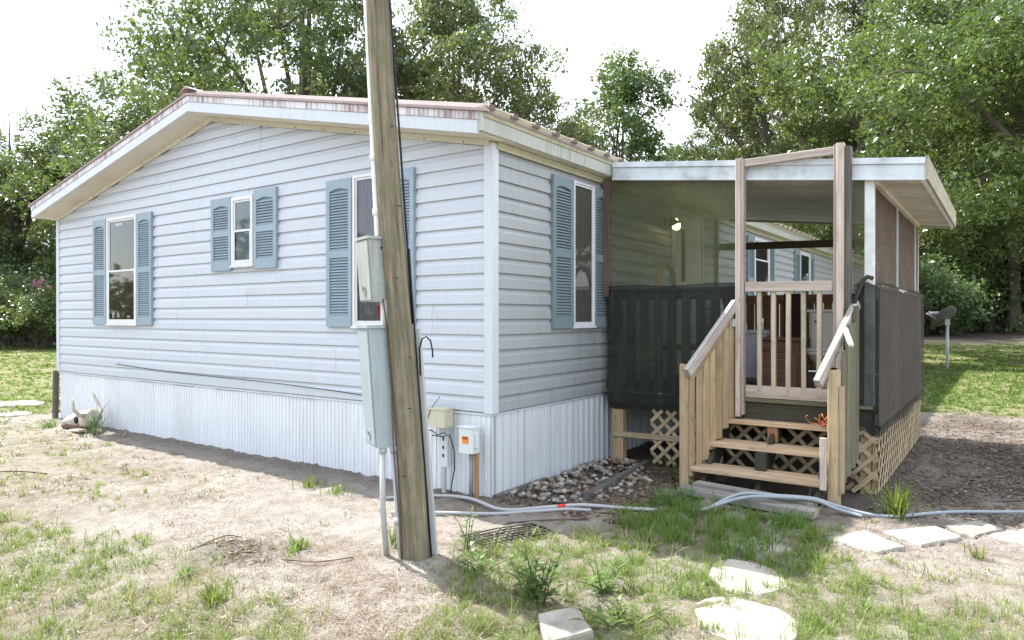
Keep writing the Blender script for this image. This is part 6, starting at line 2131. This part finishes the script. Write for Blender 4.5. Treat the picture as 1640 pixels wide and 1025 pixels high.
def weed(x, y, h, nst, nleaf, leaf, label, seed, spread=0.10, group=None):
    """upright weed: stems with lance shaped leaves"""
    rr = random.Random(seed)
    t = thing("weed_plant", label, "weed", (x, y, G(x, y)), group)
    st, lf = MB(), []
    co, qs, rn = [], [], []
    for i in range(nst):
        a = rr.uniform(0, 6.28)
        hh = h * rr.uniform(0.55, 1.1)
        e = Vector((math.cos(a), math.sin(a), 0)) * spread * rr.uniform(0.4, 1.6)
        p0 = Vector((rr.uniform(-.03, .03), rr.uniform(-.03, .03), -0.01))
        path = [p0, p0 + e * 0.3 + Vector((0, 0, hh * 0.4)), p0 + e * 0.7 + Vector((0, 0, hh * 0.75)), p0 + e * 1.1 + Vector((0, 0, hh))]
        w0 = wpos(t)
        st.tube([p + w0 for p in path], [0.0035, 0.003, 0.0024, 0.001], 5)
        sp = smooth_path(path, 5)
        for j in range(nleaf):
            u = 0.12 + 0.88 * (j + rr.random() * 0.5) / nleaf
            p = sp[min(len(sp) - 1, int(u * (len(sp) - 1)))]
            az = a + j * 2.4 + rr.uniform(-.5, .5)
            d = Vector((math.cos(az), math.sin(az), rr.uniform(0.1, 0.9))).normalized()
            s = d.cross(Vector((0, 0, 1))).normalized()
            L_ = leaf * rr.uniform(0.6, 1.25) * (1 - 0.3 * u)
            wd = L_ * 0.13
            b = len(co)
            for (tt, ww, dz) in ((0, 0.25, 0), (0.3, 1.0, 0.02), (0.65, 0.8, -0.02), (1.0, 0.05, -0.16)):
                c = p + d * L_ * tt + Vector((0, 0, dz * L_ * 1.2))
                co += [tuple(c - s * wd * ww), tuple(c + s * wd * ww)]
            for k_ in range(3):
                qs.append((b + 2 * k_, b + 2 * k_ + 1, b + 2 * k_ + 3, b + 2 * k_ + 2))
                rn.append(rr.random() * 0.8)
    part("stem", st, LF['weed'], t, closed=False)
    me = mesh_from_arrays("foliage", np.array(co), np.array(qs), np.array(rn), LF['weed'], True)
    o = bpy.data.objects.new("foliage", me)
    COL.objects.link(o)
    o.parent = t
    return t
weed(1.50, -1.62, 0.30, 9, 7, 0.13, "tall leafy weed left of the broken concrete block", 1, 0.12)
weed(1.36, -1.50, 0.20, 6, 6, 0.11, "leafy weed spreading in the shadow of the pole", 2, 0.16)
weed(1.72, -1.30, 0.22, 7, 7, 0.11, "leafy weed behind the broken concrete block", 3, 0.16)
weed(1.98, -1.62, 0.16, 8, 6, 0.10, "low leafy weed right of the broken concrete block", 4, 0.16)
weed(0.70, -1.22, 0.26, 4, 7, 0.09, "upright weed right beside the foot of the pole", 5, 0.07)
weed(0.98, -1.42, 0.12, 6, 5, 0.09, "low dark weed just right of the pole shadow", 6, 0.13)
weed(2.28, -0.10, 0.22, 3, 3, 0.08, "thin weed with seed stems by the square slabs", 7, 0.05)
weed(1.42, 0.72, 0.20, 8, 8, 0.06, "bushy green weed among the grass left of the steps", 8, 0.12)
weed(-6.15, -0.35, 0.42, 5, 5, 0.12, "dark spindly weed standing right of the cow skull", 9, 0.12)
weed(1.02, 1.42, 0.26, 4, 6, 0.09, "weed by the left stair post in front of the lattice", 10, 0.06)

# fallen twigs one can pick out
def twig(pts, r, label):
    o = part("twig", MB().tube(smooth_path([gp(p[0], p[1], p[2] if len(p) > 2 else 0.012) for p in pts], 4), r, 6), MT['brown_board'], None, origin=(pts[0][0], pts[0][1], 0))
    tag(o, label, "twig")
twig([(-0.12, -1.98), (0.08, -1.88), (0.22, -1.76, 0.02), (0.24, -1.73)], 0.004, "crooked brown twig on the sand left of the bent conduit")
twig([(-0.75, -2.20), (-0.62, -2.05, 0.04), (-0.53, -1.98, 0.03)], 0.004, "brown twig sticking out of the heap of dead grass")
twig([(-4.4, -2.15), (-4.1, -1.95, 0.03), (-3.85, -1.80)], 0.007, "dead branch at the left edge of the sand")
twig([(0.55, -0.55), (0.75, -0.30), (0.98, -0.12)], 0.006, "thin twig across the dark soil before the stones")
twig([(-0.28, -0.82), (-0.23, -0.76, 0.05), (-0.13, -0.70, 0.03)], 0.013, "short brown root end left of the pole behind the conduits")
twig([(3.25, 2.05), (3.55, 2.30), (3.9, 2.55)], 0.007, "pale twig on the dark soil beyond the hose")
